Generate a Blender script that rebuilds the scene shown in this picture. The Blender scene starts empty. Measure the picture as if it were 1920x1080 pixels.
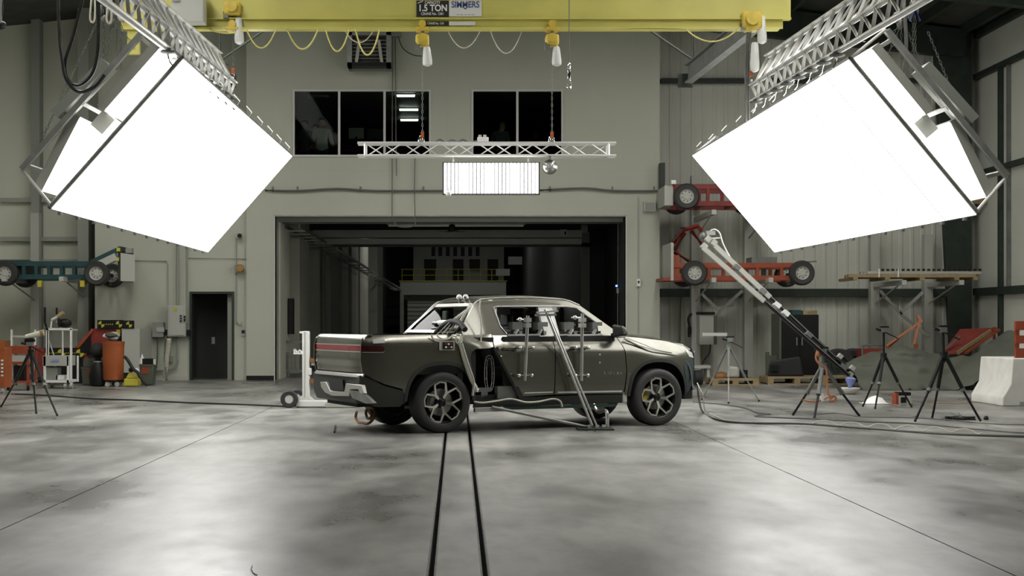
import bpy, math, random
from mathutils import Vector as V, Matrix
from mathutils.geometry import delaunay_2d_cdt
random.seed(7)
S = bpy.context.scene
C = S.collection
# ---------------------------------------------------------------- camera, world, exposure
F, VX, VY, EYE = 2700.0, 857.0, 607.0, 1.49      # focal length (px), vanishing point of the rails, eye height
cam = bpy.data.cameras.new('camera'); cam.sensor_width = 36; cam.sensor_fit = 'HORIZONTAL'
cam.lens = F/1920*36; cam.shift_x = (960-VX)/1920; cam.shift_y = (VY-540)/1920
cam.clip_end = 400
camo = bpy.data.objects.new('camera', cam); C.objects.link(camo)
camo.location = (0, 0, EYE); camo.rotation_euler = (math.radians(90), 0, 0); S.camera = camo
w = bpy.data.worlds.new('world'); S.world = w; w.use_nodes = True
w.node_tree.nodes['Background'].inputs[0].default_value = (.02, .021, .02, 1)
w.node_tree.nodes['Background'].inputs[1].default_value = 0.3
S.view_settings.view_transform = 'Standard'; S.view_settings.look = 'None'
S.view_settings.gamma = 1; S.view_settings.use_curve_mapping = False
S.view_settings.exposure = 0.0
S.cycles.caustics_reflective = False; S.cycles.caustics_refractive = False
SOFTBOX_POWER, LED_POWER, HIGHBAY_FILL, TUNNEL_FILL, OFFICE_POWER = 5.6, 12.0, 17.0, 8.0, 14.0

# ---------------------------------------------------------------- helpers
def P(px, py, d): return V(((px-VX)*d/F, d, EYE-(py-VY)*d/F))      # photo pixel at depth d -> world point
def G(px, py, z=0):                                                 # photo pixel on the floor -> world point
    d = F*(EYE-z)/(py-VY); return P(px, py, d)
def srgb(h):
    h = h.lstrip('#'); o = []
    for i in (0, 2, 4):
        c = int(h[i:i+2], 16)/255; o.append(c/12.92 if c <= .04045 else ((c+.055)/1.055)**2.4)
    return o
MATS = {}
def mat(name, col, rough=.5, metal=0, nz=None, bump=None, coat=0, emit=None, spec=None, rn=None):
    m = bpy.data.materials.new(name); m.use_nodes = True; MATS[name] = m
    nt = m.node_tree; b = nt.nodes['Principled BSDF']
    c = srgb(col) if isinstance(col, str) else list(col)
    b.inputs['Base Color'].default_value = (*c, 1); b.inputs['Roughness'].default_value = rough
    b.inputs['Metallic'].default_value = metal
    if coat: b.inputs['Coat Weight'].default_value = coat; b.inputs['Coat Roughness'].default_value = .08
    if spec is not None: b.inputs['Specular IOR Level'].default_value = spec
    if emit is not None:
        b.inputs['Emission Color'].default_value = (*c, 1); b.inputs['Emission Strength'].default_value = emit
    def noise(scale, detail=4, stretch=None):
        tc = nt.nodes.new('ShaderNodeTexCoord'); n = nt.nodes.new('ShaderNodeTexNoise')
        n.inputs['Scale'].default_value = scale; n.inputs['Detail'].default_value = detail
        src = tc.outputs['Object']
        if stretch:
            mp = nt.nodes.new('ShaderNodeMapping'); mp.inputs['Scale'].default_value = stretch
            nt.links.new(src, mp.inputs[0]); src = mp.outputs[0]
        nt.links.new(src, n.inputs['Vector']); return n
    if nz:
        n = noise(nz[0], 5, nz[2] if len(nz) > 2 else None); r = nt.nodes.new('ShaderNodeValToRGB')
        a = nz[1]
        r.color_ramp.elements[0].position = .3; r.color_ramp.elements[1].position = .7
        r.color_ramp.elements[0].color = (*[x*(1-a) for x in c], 1)
        r.color_ramp.elements[1].color = (*[min(1, x*(1+a)) for x in c], 1)
        nt.links.new(n.outputs['Fac'], r.inputs[0]); nt.links.new(r.outputs[0], b.inputs['Base Color'])
    if rn:
        n = noise(rn[0], 4); mr = nt.nodes.new('ShaderNodeMapRange')
        mr.inputs['From Min'].default_value = .3; mr.inputs['From Max'].default_value = .7
        mr.inputs['To Min'].default_value = rn[1]; mr.inputs['To Max'].default_value = rn[2]
        nt.links.new(n.outputs['Fac'], mr.inputs[0]); nt.links.new(mr.outputs[0], b.inputs['Roughness'])
    if bump:
        n = noise(bump[0], 3); bp = nt.nodes.new('ShaderNodeBump'); bp.inputs['Strength'].default_value = bump[1]
        bp.inputs['Distance'].default_value = .02
        nt.links.new(n.outputs['Fac'], bp.inputs['Height']); nt.links.new(bp.outputs[0], b.inputs['Normal'])
    return m
def emat(name, col, s):
    m = bpy.data.materials.new(name); m.use_nodes = True; MATS[name] = m; nt = m.node_tree
    nt.nodes.remove(nt.nodes['Principled BSDF']); e = nt.nodes.new('ShaderNodeEmission')
    e.inputs[0].default_value = (*(srgb(col) if isinstance(col, str) else col), 1); e.inputs[1].default_value = s
    nt.links.new(e.outputs[0], nt.nodes['Material Output'].inputs[0]); return m
def glassmat(name, tint, refl=.08, rough=.02, ior=1.5):
    m = bpy.data.materials.new(name); m.use_nodes = True; MATS[name] = m; nt = m.node_tree
    nt.nodes.remove(nt.nodes['Principled BSDF'])
    t = nt.nodes.new('ShaderNodeBsdfTransparent'); t.inputs[0].default_value = (*tint, 1)
    g = nt.nodes.new('ShaderNodeBsdfGlossy'); g.inputs['Roughness'].default_value = rough
    fr = nt.nodes.new('ShaderNodeFresnel'); fr.inputs[0].default_value = ior
    mx = nt.nodes.new('ShaderNodeMixShader')
    ad = nt.nodes.new('ShaderNodeMath'); ad.operation = 'MAXIMUM'; ad.inputs[1].default_value = refl
    nt.links.new(fr.outputs[0], ad.inputs[0]); nt.links.new(ad.outputs[0], mx.inputs[0])
    nt.links.new(t.outputs[0], mx.inputs[1]); nt.links.new(g.outputs[0], mx.inputs[2])
    nt.links.new(mx.outputs[0], nt.nodes['Material Output'].inputs[0]); return m

def origin_of(o):
    p = V((0, 0, 0))
    while o: p = p+o.location; o = o.parent
    return p
def frame_of(d, up=V((0, 0, 1))):
    d = d.normalized()
    if abs(d.dot(up)) > .98: up = V((0, 1, 0))
    s = d.cross(up).normalized(); return d, s, s.cross(d).normalized()
class MB:
    def __init__(s, local=False): s.v = []; s.f = []; s.local = local; s.mi = []
    def add(s, vs, fs):
        b = len(s.v); s.v += [V(p) for p in vs]; s.f += [tuple(i+b for i in f) for f in fs]; return s
    def hexa(s, q):
        return s.add(q, [(0, 3, 2, 1), (4, 5, 6, 7), (0, 1, 5, 4), (1, 2, 6, 5), (2, 3, 7, 6), (3, 0, 4, 7)])
    def box(s, c, z, R=None):
        c = V(c); q = []
        for k in (-1, 1):
            for (i, j) in ((-1, -1), (1, -1), (1, 1), (-1, 1)):
                o = V((i*z[0]/2, j*z[1]/2, k*z[2]/2)); q.append(c+(R @ o if R else o))
        return s.hexa(q)
    def bb(s, x0, x1, y0, y1, z0, z1): return s.box(((x0+x1)/2, (y0+y1)/2, (z0+z1)/2), (x1-x0, y1-y0, z1-z0))
    def beam(s, a, b, w, h, up=V((0, 0, 1))):
        a, b = V(a), V(b); d, sd, u = frame_of(b-a, V(up)); q = []
        for p in (a, b):
            for (i, j) in ((-1, -1), (1, -1), (1, 1), (-1, 1)): q.append(p+sd*(i*w/2)+u*(j*h/2))
        return s.hexa(q)
    def cyl(s, a, b, r, r2=None, n=12):
        a, b = V(a), V(b); r2 = r if r2 is None else r2; d, sd, u = frame_of(b-a)
        vs = []
        for p, q in ((a, r), (b, r2)):
            for i in range(n):
                t = 2*math.pi*i/n; vs.append(p+sd*(q*math.cos(t))+u*(q*math.sin(t)))
        fs = [(i, (i+1) % n, n+(i+1) % n, n+i) for i in range(n)]
        fs += [tuple(range(n))[::-1], tuple(range(n, 2*n))]
        return s.add(vs, fs)
    def tube(s, pts, r, n=6):
        pts = [V(p) for p in pts]; m = len(pts); vs = []; prev = None
        for i, p in enumerate(pts):
            t = (pts[min(i+1, m-1)]-pts[max(i-1, 0)])
            t = t.normalized() if t.length > 1e-9 else V((0, 0, 1))
            if prev is None: _, sd, u = frame_of(t)
            else:
                sd = prev-t*prev.dot(t)
                sd = sd.normalized() if sd.length > 1e-6 else frame_of(t)[1]
                u = t.cross(sd)
            prev = sd; rr = r[i] if isinstance(r, (list, tuple)) else r
            for k in range(n):
                a = 2*math.pi*k/n; vs.append(p+sd*(rr*math.cos(a))+u*(rr*math.sin(a)))
        fs = [(i*n+k, i*n+(k+1) % n, (i+1)*n+(k+1) % n, (i+1)*n+k) for i in range(m-1) for k in range(n)]
        fs += [tuple(range(n))[::-1], tuple(range((m-1)*n, m*n))]
        return s.add(vs, fs)
    def lathe(s, prof, o, ax, n=32, closed=False):
        o = V(o); d, sd, u = frame_of(V(ax)); m = len(prof); vs = []
        for (r, t) in prof:
            for k in range(n):
                a = 2*math.pi*k/n; vs.append(o+d*t+sd*(r*math.cos(a))+u*(r*math.sin(a)))
        fs = [(i*n+k, i*n+(k+1) % n, (i+1)*n+(k+1) % n, (i+1)*n+k) for i in range(m-1) for k in range(n)]
        if closed: fs += [((m-1)*n+k, (m-1)*n+(k+1) % n, (k+1) % n, k) for k in range(n)]
        else:
            if prof[0][0] > 1e-4: fs.append(tuple(range(n))[::-1])
            if prof[-1][0] > 1e-4: fs.append(tuple(range((m-1)*n, m*n)))
        return s.add(vs, fs)
    def prism(s, poly, o, ux, uy, th):
        o, ux, uy, th = V(o), V(ux), V(uy), V(th); n = len(poly)
        vs = [o+ux*a+uy*b for a, b in poly]; vs += [p+th for p in vs]
        fs = [tuple(range(n))[::-1], tuple(range(n, 2*n))]+[(i, (i+1) % n, n+(i+1) % n, n+i) for i in range(n)]
        return s.add(vs, fs)
    def ball(s, c, r, n=12, m=8, sc=(1, 1, 1)):
        c = V(c); vs = [c+V((0, 0, -r*sc[2]))]
        for j in range(1, m):
            t = math.pi*j/m-math.pi/2
            for k in range(n):
                a = 2*math.pi*k/n
                vs.append(c+V((r*sc[0]*math.cos(t)*math.cos(a), r*sc[1]*math.cos(t)*math.sin(a), r*sc[2]*math.sin(t))))
        vs.append(c+V((0, 0, r*sc[2]))); L = len(vs)-1
        fs = [(0, 1+(k+1) % n, 1+k) for k in range(n)]
        fs += [(1+j*n+k, 1+j*n+(k+1) % n, 1+(j+1)*n+(k+1) % n, 1+(j+1)*n+k) for j in range(m-2) for k in range(n)]
        fs += [(L, L-n+k, L-n+(k+1) % n) for k in range(n)]
        return s.add(vs, fs)
    def grid(s, fn, nu, nv):
        vs = [fn(i/nu, j/nv) for i in range(nu+1) for j in range(nv+1)]
        return s.add(vs, [(i*(nv+1)+j, (i+1)*(nv+1)+j, (i+1)*(nv+1)+j+1, i*(nv+1)+j+1) for i in range(nu) for j in range(nv)])
    def build(s, name, m, parent=None, smooth=38, bevel=0, solid=0, fix=True):
        me = bpy.data.meshes.new(name); o = bpy.data.objects.new(name, me)
        if parent is None:
            lo = [min(p[i] for p in s.v) for i in range(3)]; hi = [max(p[i] for p in s.v) for i in range(3)]
            base = V(((lo[0]+hi[0])/2, (lo[1]+hi[1])/2, lo[2])); o.location = base
        else: base = V((0, 0, 0)) if s.local else origin_of(parent)
        me.from_pydata([p-base for p in s.v], [], s.f)
        if fix:
            import bmesh
            bm = bmesh.new(); bm.from_mesh(me); bmesh.ops.recalc_face_normals(bm, faces=bm.faces)
            if smooth:
                for f in bm.faces: f.smooth = True
                a = math.radians(smooth)
                for e in bm.edges: e.smooth = len(e.link_faces) == 2 and e.calc_face_angle(0) < a
            bm.to_mesh(me); bm.free()
        for mm in (m if isinstance(m, (list, tuple)) else [m]): me.materials.append(MATS[mm] if isinstance(mm, str) else mm)
        if s.mi:
            for p, i in zip(me.polygons, s.mi): p.material_index = i
        C.objects.link(o)
        if parent: o.parent = parent
        if bevel:
            b = o.modifiers.new('bevel', 'BEVEL'); b.width = bevel; b.segments = 2; b.limit_method = 'ANGLE'
        if solid:
            b = o.modifiers.new('solid', 'SOLIDIFY'); b.thickness = solid; b.offset = 0
        return o
def thing(name, label, cat, loc=(0, 0, 0), rotz=0, group=None):
    o = bpy.data.objects.new(name, None); C.objects.link(o); o.empty_display_size = .2
    o.location = loc; o.rotation_euler = (0, 0, rotz); return tag(o, label, cat, group)
def tag(o, label, cat, group=None):
    o['label'] = label; o['category'] = cat
    if group: o['group'] = group
    return o
def struct(o): o['kind'] = 'structure'; return o
def dup(root, loc, rotz=None, label=None):
    r = root.copy(); C.objects.link(r); r.location = loc
    if rotz is not None: r.rotation_euler = (0, 0, rotz)
    if label: r['label'] = label
    for ch in root.children:
        c = ch.copy(); C.objects.link(c); c.parent = r
        for g in ch.children:
            d = g.copy(); C.objects.link(d); d.parent = c
    return r
def smoothpath(pts, k=6):
    pts = [V(p) for p in pts]; out = []; n = len(pts)
    for i in range(n-1):
        p0, p1, p2, p3 = pts[max(i-1, 0)], pts[i], pts[i+1], pts[min(i+2, n-1)]
        for j in range(k):
            t = j/k
            out.append(.5*((2*p1)+(p2-p0)*t+(2*p0-5*p1+4*p2-p3)*t*t+(3*p1-p0-3*p2+p3)*t**3))
    return out+[pts[-1]]
def cable(name, pts, r, m, label=None, cat='cable', group=None, parent=None, local=False, k=6, n=6):
    o = MB(local).tube(smoothpath(pts, k), r, n).build(name, m, parent)
    if label: tag(o, label, cat, group)
    return o
def text(name, body, c, h, m, parent, ux=V((1, 0, 0)), uy=V((0, 0, 1)), local=False, wide=1.0, ext=.002, bold=0.0):
    cu = bpy.data.curves.new(name, 'FONT'); cu.body = body; cu.size = 1; cu.align_x = 'CENTER'; cu.align_y = 'CENTER'
    cu.extrude = 0; cu.offset = bold
    ob = bpy.data.objects.new(name+'_tmp', cu); C.objects.link(ob)
    me = bpy.data.meshes.new_from_object(ob.evaluated_get(bpy.context.evaluated_depsgraph_get()))
    bpy.data.objects.remove(ob); c = V(c); ux, uy = V(ux), V(uy); nn = ux.cross(uy)
    base = V((0, 0, 0)) if local else origin_of(parent)
    for v in me.vertices:
        q = v.co.copy(); v.co = c-base+ux*(q.x*h*wide)+uy*(q.y*h)+nn*ext
    o = bpy.data.objects.new(name, me); me.materials.append(MATS[m]); C.objects.link(o); o.parent = parent
    return o

# ---------------------------------------------------------------- materials
def floor_mat():
    m = mat('concrete_floor', (.30, .30, .285), .3)
    nt = m.node_tree; b = nt.nodes['Principled BSDF']; b.inputs['Specular IOR Level'].default_value = .38
    tc = nt.nodes.new('ShaderNodeTexCoord')
    def nz(scale, sc, det=6, rough=.6):
        mp = nt.nodes.new('ShaderNodeMapping'); mp.inputs['Scale'].default_value = sc
        n = nt.nodes.new('ShaderNodeTexNoise'); n.inputs['Scale'].default_value = scale
        n.inputs['Detail'].default_value = det; n.inputs['Roughness'].default_value = rough
        nt.links.new(tc.outputs['Object'], mp.inputs[0]); nt.links.new(mp.outputs[0], n.inputs['Vector']); return n
    n1 = nz(.9, (1, .55, 1), 5, .55); n2 = nz(3.2, (1, .4, 1), 6, .6); n3 = nz(5, (1.6, .25, 1), 3)
    ad = nt.nodes.new('ShaderNodeMath'); ad.operation = 'MULTIPLY_ADD'; ad.inputs[1].default_value = .55
    nt.links.new(n2.outputs['Fac'], ad.inputs[0]); nt.links.new(n1.outputs['Fac'], ad.inputs[2])
    r = nt.nodes.new('ShaderNodeValToRGB')
    e = r.color_ramp.elements; e[0].position = .58; e[0].color = (.11, .11, .101, 1); e[1].position = .96; e[1].color = (.33, .326, .302, 1)
    x = e.new(.77); x.color = (.205, .204, .188, 1)
    nt.links.new(ad.outputs[0], r.inputs[0]); nt.links.new(r.outputs[0], b.inputs['Base Color'])
    mr = nt.nodes.new('ShaderNodeMapRange'); mr.inputs['From Min'].default_value = .35; mr.inputs['From Max'].default_value = .65
    mr.inputs['To Min'].default_value = .26; mr.inputs['To Max'].default_value = .48
    nt.links.new(n1.outputs['Fac'], mr.inputs[0]); nt.links.new(mr.outputs[0], b.inputs['Roughness'])
    bp = nt.nodes.new('ShaderNodeBump'); bp.inputs['Strength'].default_value = .05; bp.inputs['Distance'].default_value = .01
    nt.links.new(n3.outputs['Fac'], bp.inputs['Height']); nt.links.new(bp.outputs[0], b.inputs['Normal'])
floor_mat()
mat('joint_dark', (.03, .03, .028), .9, spec=.1)
mat('slot_steel', (.008, .008, .008), .8, 0, spec=.1)
mat('edge_steel', (.13, .13, .12), .5, .2, nz=(6, .3))
mat('wall_left_paint', (.60, .61, .51), .75, nz=(.35, .06))
mat('wall_paint', (.445, .46, .38), .75, nz=(.35, .06), bump=(40, .05))
mat('wall_panel', (.56, .57, .50), .6, nz=(.5, .08))
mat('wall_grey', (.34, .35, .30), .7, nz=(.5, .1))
mat('white_trim', (.55, .55, .52), .5)
mat('dark_steel', (.02, .03, .022), .6, nz=(3, .3))
mat('grey_steel', (.15, .16, .145), .55, .2, nz=(4, .2))
mat('mid_steel', (.28, .285, .265), .45, .4, nz=(5, .2))
mat('roof_insulation', (.06, .062, .055), .9, nz=(2, .2))
mat('yellow_paint', (.56, .52, .13), .45, nz=(1.2, .1))
mat('hoist_yellow', (.60, .45, .06), .45, nz=(8, .15))
mat('white_metal', (.68, .68, .65), .35, .3)
mat('alu', (.62, .62, .60), .3, .8, nz=(10, .1))
mat('chrome', (.75, .75, .72), .15, 1)
mat('black', (.009, .009, .009), .5, spec=.25)
mat('black_rubber', (.014, .014, .014), .7, bump=(60, .1))
mat('tyre', (.026, .026, .025), .62, bump=(50, .12))
mat('white', (.75, .75, .72), .5)
mat('translucent_bag', (.62, .63, .60), .35)
mat('yellow_cable', (.62, .56, .16), .5)
mat('cream_cable', (.62, .60, .50), .5)
mat('black_cable', (.015, .015, .014), .45)
mat('grey_cable', (.12, .12, .11), .5)
mat('orange', (.34, .085, .02), .5, nz=(3, .15))
mat('red_paint', (.20, .025, .018), .45, nz=(3, .2))
mat('red_orange', (.28, .055, .022), .5, nz=(3, .2))
mat('teal_paint', (.012, .05, .055), .5, nz=(3, .2))
mat('grey_box', (.25, .265, .23), .5)
mat('lightgrey', (.41, .415, .37), .5)
mat('bin_green', (.08, .09, .065), .55)
mat('mop_yellow', (.48, .42, .04), .45)
mat('pallet_wood', (.28, .21, .11), .75, nz=(7, .3, (1, 6, 6)))
mat('tarp', (.085, .09, .07), .7, nz=(1.5, .15), bump=(5, .3))
mat('concrete_white', (.62, .61, .57), .8, nz=(4, .08))
mat('blue_cloth', (.22, .28, .6), .8)
mat('skin', (.45, .24, .16), .6)
mat('shirt', (.10, .11, .12), .8)
mat('pale_shirt', (.45, .45, .42), .8)
mat('hair', (.03, .02, .012), .7)
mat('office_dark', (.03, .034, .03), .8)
mat('brass', (.45, .25, .08), .35, .8)
mat('lettering_white', (.75, .75, .70), .5)
mat('lettering_blue', (.05, .08, .22), .5)
mat('lettering_grey', (.35, .33, .32), .5)
mat('sign_black', (.015, .015, .013), .5)
mat('sign_white', (.66, .66, .62), .5)
glassmat('window_glass', (.55, .6, .57), .0, .02, 1.07)
glassmat('clear_globe', (.72, .73, .71), .22, .25)
glassmat('truck_glass', (.38, .4, .38), .0, .02, 1.12)
# truck
mat('truck_paint', (.145, .142, .117), .27, .85, coat=.6, nz=(25, .05))
mat('hall_shade_paint', (.04, .042, .038), .9, nz=(2, .2))  # darkness put into the colour of the wall behind camera, for dark truck reflections
mat('truck_plastic', (.025, .028, .024), .5)
mat('truck_silver', (.45, .45, .42), .32, .6)
mat('tail_red', (.22, .008, .02), .25, coat=.5)
mat('tail_dark', (.05, .003, .005), .2, coat=.6)
mat('interior', (.01, .011, .01), .75)
mat('seat', (.02, .02, .02), .7)
mat('spoke', (.66, .66, .62), .22, .85)
mat('rim_dark', (.012, .012, .012), .35, .5)
mat('caliper_yellow', (.55, .42, .02), .4)
mat('brake_disc', (.3, .3, .29), .35, .9)
mat('front_blue_reflection', (.055, .075, .085), .35, .3)  # bluish reflection put into the base colour of the front end
mat('green_board', (.006, .03, .018), .6)
mat('headlamp', (.6, .6, .56), .15, .2)
mat('strap_orange', (.50, .20, .10), .6)
mat('rust_brown', (.22, .10, .03), .6)
# ================================================================ THE SETTING
YB, YR, XW, EAVE, RIDGE = 38.0, 39.5, 14.2, 9.46, 11.0     # white wall, recessed back wall, side walls, roof
def roofz(x): return RIDGE-(RIDGE-EAVE)*abs(x)/XW
sx = lambda px, d=YB: (px-VX)*d/F
sz = lambda py, d=YB: EYE-(py-VY)*d/F
# floor: base + slabs parted by sawn joints and the two guide slots
RL, RR = (-.172, -.138), (.152, .186)
fl = struct(MB().bb(-XW, XW, -8, YR+.3, -.5, -.05).build('floor', 'joint_dark'))
def slab(x0, x1, y0=-8, y1=YR): return MB().bb(x0, x1, y0, y1, -.06, 0).build('concrete_slab', 'concrete_floor', fl)
g = .007
slab(-XW, -3.3-g); slab(-3.3+g, RL[0]); slab(RL[1], RR[0]); slab(RR[1], 3.3-g); slab(3.3+g, XW)
for a, b in (RL, RR):
    MB().bb(a, b, -8, YR, -.06, -.045).build('slot_rail', 'slot_steel', fl)
    for e in (a-.012, b): MB().bb(e, e+.012, -8, YR, -.02, .0015).build('slot_edge_plate', 'edge_steel', fl)

def wall_cells(mb, x0, x1, z0, z1, y0, y1, holes):
    xs = sorted({x0, x1, *[h[0] for h in holes], *[h[1] for h in holes]}); zs = sorted({z0, z1, *[h[2] for h in holes], *[h[3] for h in holes]})
    for i in range(len(xs)-1):
        for j in range(len(zs)-1):
            cx, cz = (xs[i]+xs[i+1])/2, (zs[j]+zs[j+1])/2
            if not any(h[0] < cx < h[1] and h[2] < cz < h[3] for h in holes): mb.bb(xs[i], xs[i+1], y0, y1, zs[j], zs[j+1])
    return mb
OPX0, OPX1, OPZ = sx(516), sx(1173), sz(406)
W1 = (sx(549), sx(808), sz(294), sz(168)); W2 = (sx(884), sx(1056), sz(294), sz(168))
BX0, BX1 = sx(462), sx(1237)
wb = struct(wall_cells(MB(), BX0, BX1, 0, 10.95, YB, YB+.25, [(OPX0, OPX1, 0, OPZ), W1, W2]).build('wall_back', 'wall_paint', smooth=0))
# opening frame strips and baseboards
MB().bb(OPX0-.03, OPX0, YB-.02, YB+.27, 0, OPZ).build('jamb_strip', 'white_trim', wb)
MB().bb(OPX1, OPX1+.03, YB-.02, YB+.27, 0, OPZ).build('jamb_strip', 'white_trim', wb)
MB().bb(OPX0-.03, OPX1+.03, YB-.02, YB+.27, OPZ, OPZ+.035).build('head_strip', 'mid_steel', wb)
struct(MB().bb(BX0, OPX0-.03, YB-.02, YB, 0, .12).build('baseboard_back', 'black'))
struct(MB().bb(OPX1+.03, BX1, YB-.02, YB, 0, .12).build('baseboard_right', 'black'))
# faint panel joints of the white wall
for px, a, b in ((839, 60, 400), (1198, 350, 720)): MB().bb(sx(px)-.006, sx(px)+.006, YB-.004, YB+.01, sz(b) if b < 713 else 0, sz(a)).build('panel_joint', 'lightgrey', wb)
MB().bb(BX0, BX1, YB-.004, YB+.01, sz(321), sz(321)+.012).build('panel_joint', 'lightgrey', wb)
# lower left wall with the dark doorway
LX0 = sx(178, 38.1); DO = (sx(360, 38.1), sx(435, 38.1), 0, sz(551, 38.1))
wl = struct(wall_cells(MB(), LX0, BX0, 0, 6.3, 38.1, 38.35, [DO]).build('wall_lower_left', 'wall_paint', smooth=0))
struct(MB().bb(LX0, BX0, 38.1, YR, 6.3, 6.4).build('trim_1', 'wall_paint'))
struct(MB().bb(LX0, DO[0]-.06, 38.08, 38.1, 0, .1).build('baseboard_left', 'lightgrey'))
d1 = struct(MB().bb(DO[0]-.06, DO[0], 38.05, 38.36, 0, DO[3]+.06).bb(DO[1], DO[1]+.06, 38.05, 38.36, 0, DO[3]+.06).bb(DO[0], DO[1], 38.05, 38.36, DO[3], DO[3]+.06).build('door_1', 'dark_steel', smooth=0))
r = MB().bb(DO[0]-.6, DO[1]+.6, 39.3, 39.4, 0, 2.6).bb(DO[0]-.7, DO[0]-.6, 38.36, 39.4, 0, 2.6).bb(DO[1]+.6, DO[1]+.7, 38.36, 39.4, 0, 2.6).bb(DO[0]-.7, DO[1]+.7, 38.36, 39.4, 2.6, 2.7)
r.build('passage_wall', 'office_dark', d1)
MB().bb(sx(396, 39.2), sx(402, 39.2), 39.27, 39.3, sz(645, 39.3), sz(632, 39.3)).build('switch_plate', 'lightgrey', d1)
MB().bb(DO[1]-.1, DO[1]-.04, 38.4, 39.2, .02, DO[3]-.03).build('open_door_leaf', 'dark_steel', d1)
# recessed back wall left / upper left / right (ribbed metal), side walls, wall behind the camera, roof
def ribbed(x0, x1, y, z0, z1f, name, m):
    mb = MB(); x = x0; pr = []
    while x < x1-.01:
        for dx, dy in ((0, 0), (.16, 0), (.19, -.018), (.26, -.018), (.29, 0)):
            if x+dx <= x1: pr.append((x+dx, y+dy))
        x += .30
    pr.append((x1, y))
    for (a, ya), (b, yb) in zip(pr[:-1], pr[1:]): mb.add([(a, ya, z0), (b, yb, z0), (b, yb, z1f(b)), (a, ya, z1f(a))], [(0, 1, 2, 3)])
    return struct(mb.build(name, m, smooth=20, fix=True))
ribbed(BX1-.6, XW, YR, 0, roofz, 'wall_back_right', 'wall_panel')
struct(MB().add([(-XW, YR, 0), (BX0+.2, YR, 0), (BX0+.2, YR, roofz(BX0)), (-XW, YR, roofz(XW))], [(0, 1, 2, 3)]).build('wall_back_left', 'wall_left_paint'))
struct(MB().add([(BX0, YR, 9), (0, YR, 9), (BX1, YR, 9), (BX1, YR, roofz(BX1)), (0, YR, RIDGE), (BX0, YR, roofz(BX0))], [(0, 1, 2, 3, 4, 5)]).build('wall_back_gable', 'wall_panel'))
wr = struct(MB().add([(XW, -8, 0), (XW, YR, 0), (XW, YR, EAVE), (XW, -8, EAVE)], [(0, 1, 2, 3)]).build('wall_right', 'wall_panel'))
struct(MB().add([(-XW, -8, 0), (-XW, YR, 0), (-XW, YR, EAVE), (-XW, -8, EAVE)], [(0, 1, 2, 3)]).build('wall_left', 'wall_panel'))
struct(MB().add([(-XW, -8, 0), (XW, -8, 0), (XW, -8, EAVE), (0, -8, RIDGE), (-XW, -8, EAVE)], [(0, 1, 2, 3, 4)]).build('wall_front', 'hall_shade_paint'))
ce = struct(MB().add([(-XW, -8, EAVE), (0, -8, RIDGE), (XW, -8, EAVE), (-XW, YR, EAVE), (0, YR, RIDGE), (XW, YR, EAVE)], [(0, 1, 4, 3), (1, 2, 5, 4)]).build('ceiling', 'roof_insulation', smooth=0))
for x in (7.2, 8.9, 10.6, 12.3, 13.6): MB().bb(x-.06, x+.06, 20, YR, roofz(x)-.26, roofz(x)-.02).build('purlin', 'dark_steel', ce)
for y in (38.9, 33.0): MB().beam((0, y, RIDGE-.5), (XW-.5, y, EAVE-.42), .3, .75).build('rafter', 'dark_steel', ce)
# dark columns and girts on the right
wbr = bpy.data.objects['wall_back_right']
def ibeam(a, b, w, h, t=.03, up=(0, 0, 1)):
    a, b = V(a), V(b); _, sd, u = frame_of(b-a, V(up)); mb = MB()
    mb.beam(a, b, t, h, up); mb.beam(a+u*(h/2), b+u*(h/2), w, t, up); mb.beam(a-u*(h/2), b-u*(h/2), w, t, up); return mb
col = MB().hexa([P(1781, 0, 38.9).xy.to_3d(), P(1822, 0, 38.9).xy.to_3d(), P(1822, 0, 39.4).xy.to_3d(), P(1781, 0, 39.4).xy.to_3d(),
                 V((sx(1758, 38.9), 38.9, 9.5)), V((sx(1822, 38.9), 38.9, 9.5)), V((sx(1822, 38.9), 39.4, 9.5)), V((sx(1758, 38.9), 39.4, 9.5))])
tag(col.build('frame_column', 'dark_steel'), 'tall dark tapered steel column in the right back corner', 'column')
def girt(px0, px1, py, h, d=39.25): return MB().bb(sx(px0, d), sx(px1, d), d-.1, d+.2, sz(py+h/2, d), sz(py-h/2, d)).build('girt', 'dark_steel', wbr)
girt(1239, 1779, 549, 15); girt(1239, 1400, 151, 7); girt(1440, 1760, 151, 7)
for z, h in ((2.35, .2), (5.55, .13), (8.2, .13)): MB().bb(XW-.16, XW, 20, 39.2, z-h/2, z+h/2).build('girt', 'dark_steel', wr)
MB().bb(XW-.12, XW, 37.4, 37.52, 0, 8.2).build('post', 'dark_steel', wr)
MB().bb(XW-.1, XW, 36.9, 36.97, 2.4, 8.2).build('post', 'grey_steel', wr)
MB().bb(XW-.14, XW, 20, 39.2, EAVE-.22, EAVE-.02).build('eave_strut', 'dark_steel', wr)
# grey columns of the recessed left wall
for px0, px1 in ((60, 76), (160, 180)):
    tag(MB().bb(sx(px0, 39.2), sx(px1, 39.2), 38.4 if px0 > 100 else 39.1, 39.45, 0, roofz(-10)).build('wall_column', 'grey_box'),
        'grey steel column on the left back wall, %s' % ('the one nearer the photo edge' if px0 == 60 else 'right beside the white wall'), 'column')
for py in (375, 448, 490): MB().bb(sx(0, 39.3), sx(176, 39.3), 39.3, 39.45, sz(py+4, 39.3), sz(py-4, 39.3)).build('girt', 'wall_grey', bpy.data.objects['wall_back_left'])
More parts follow.
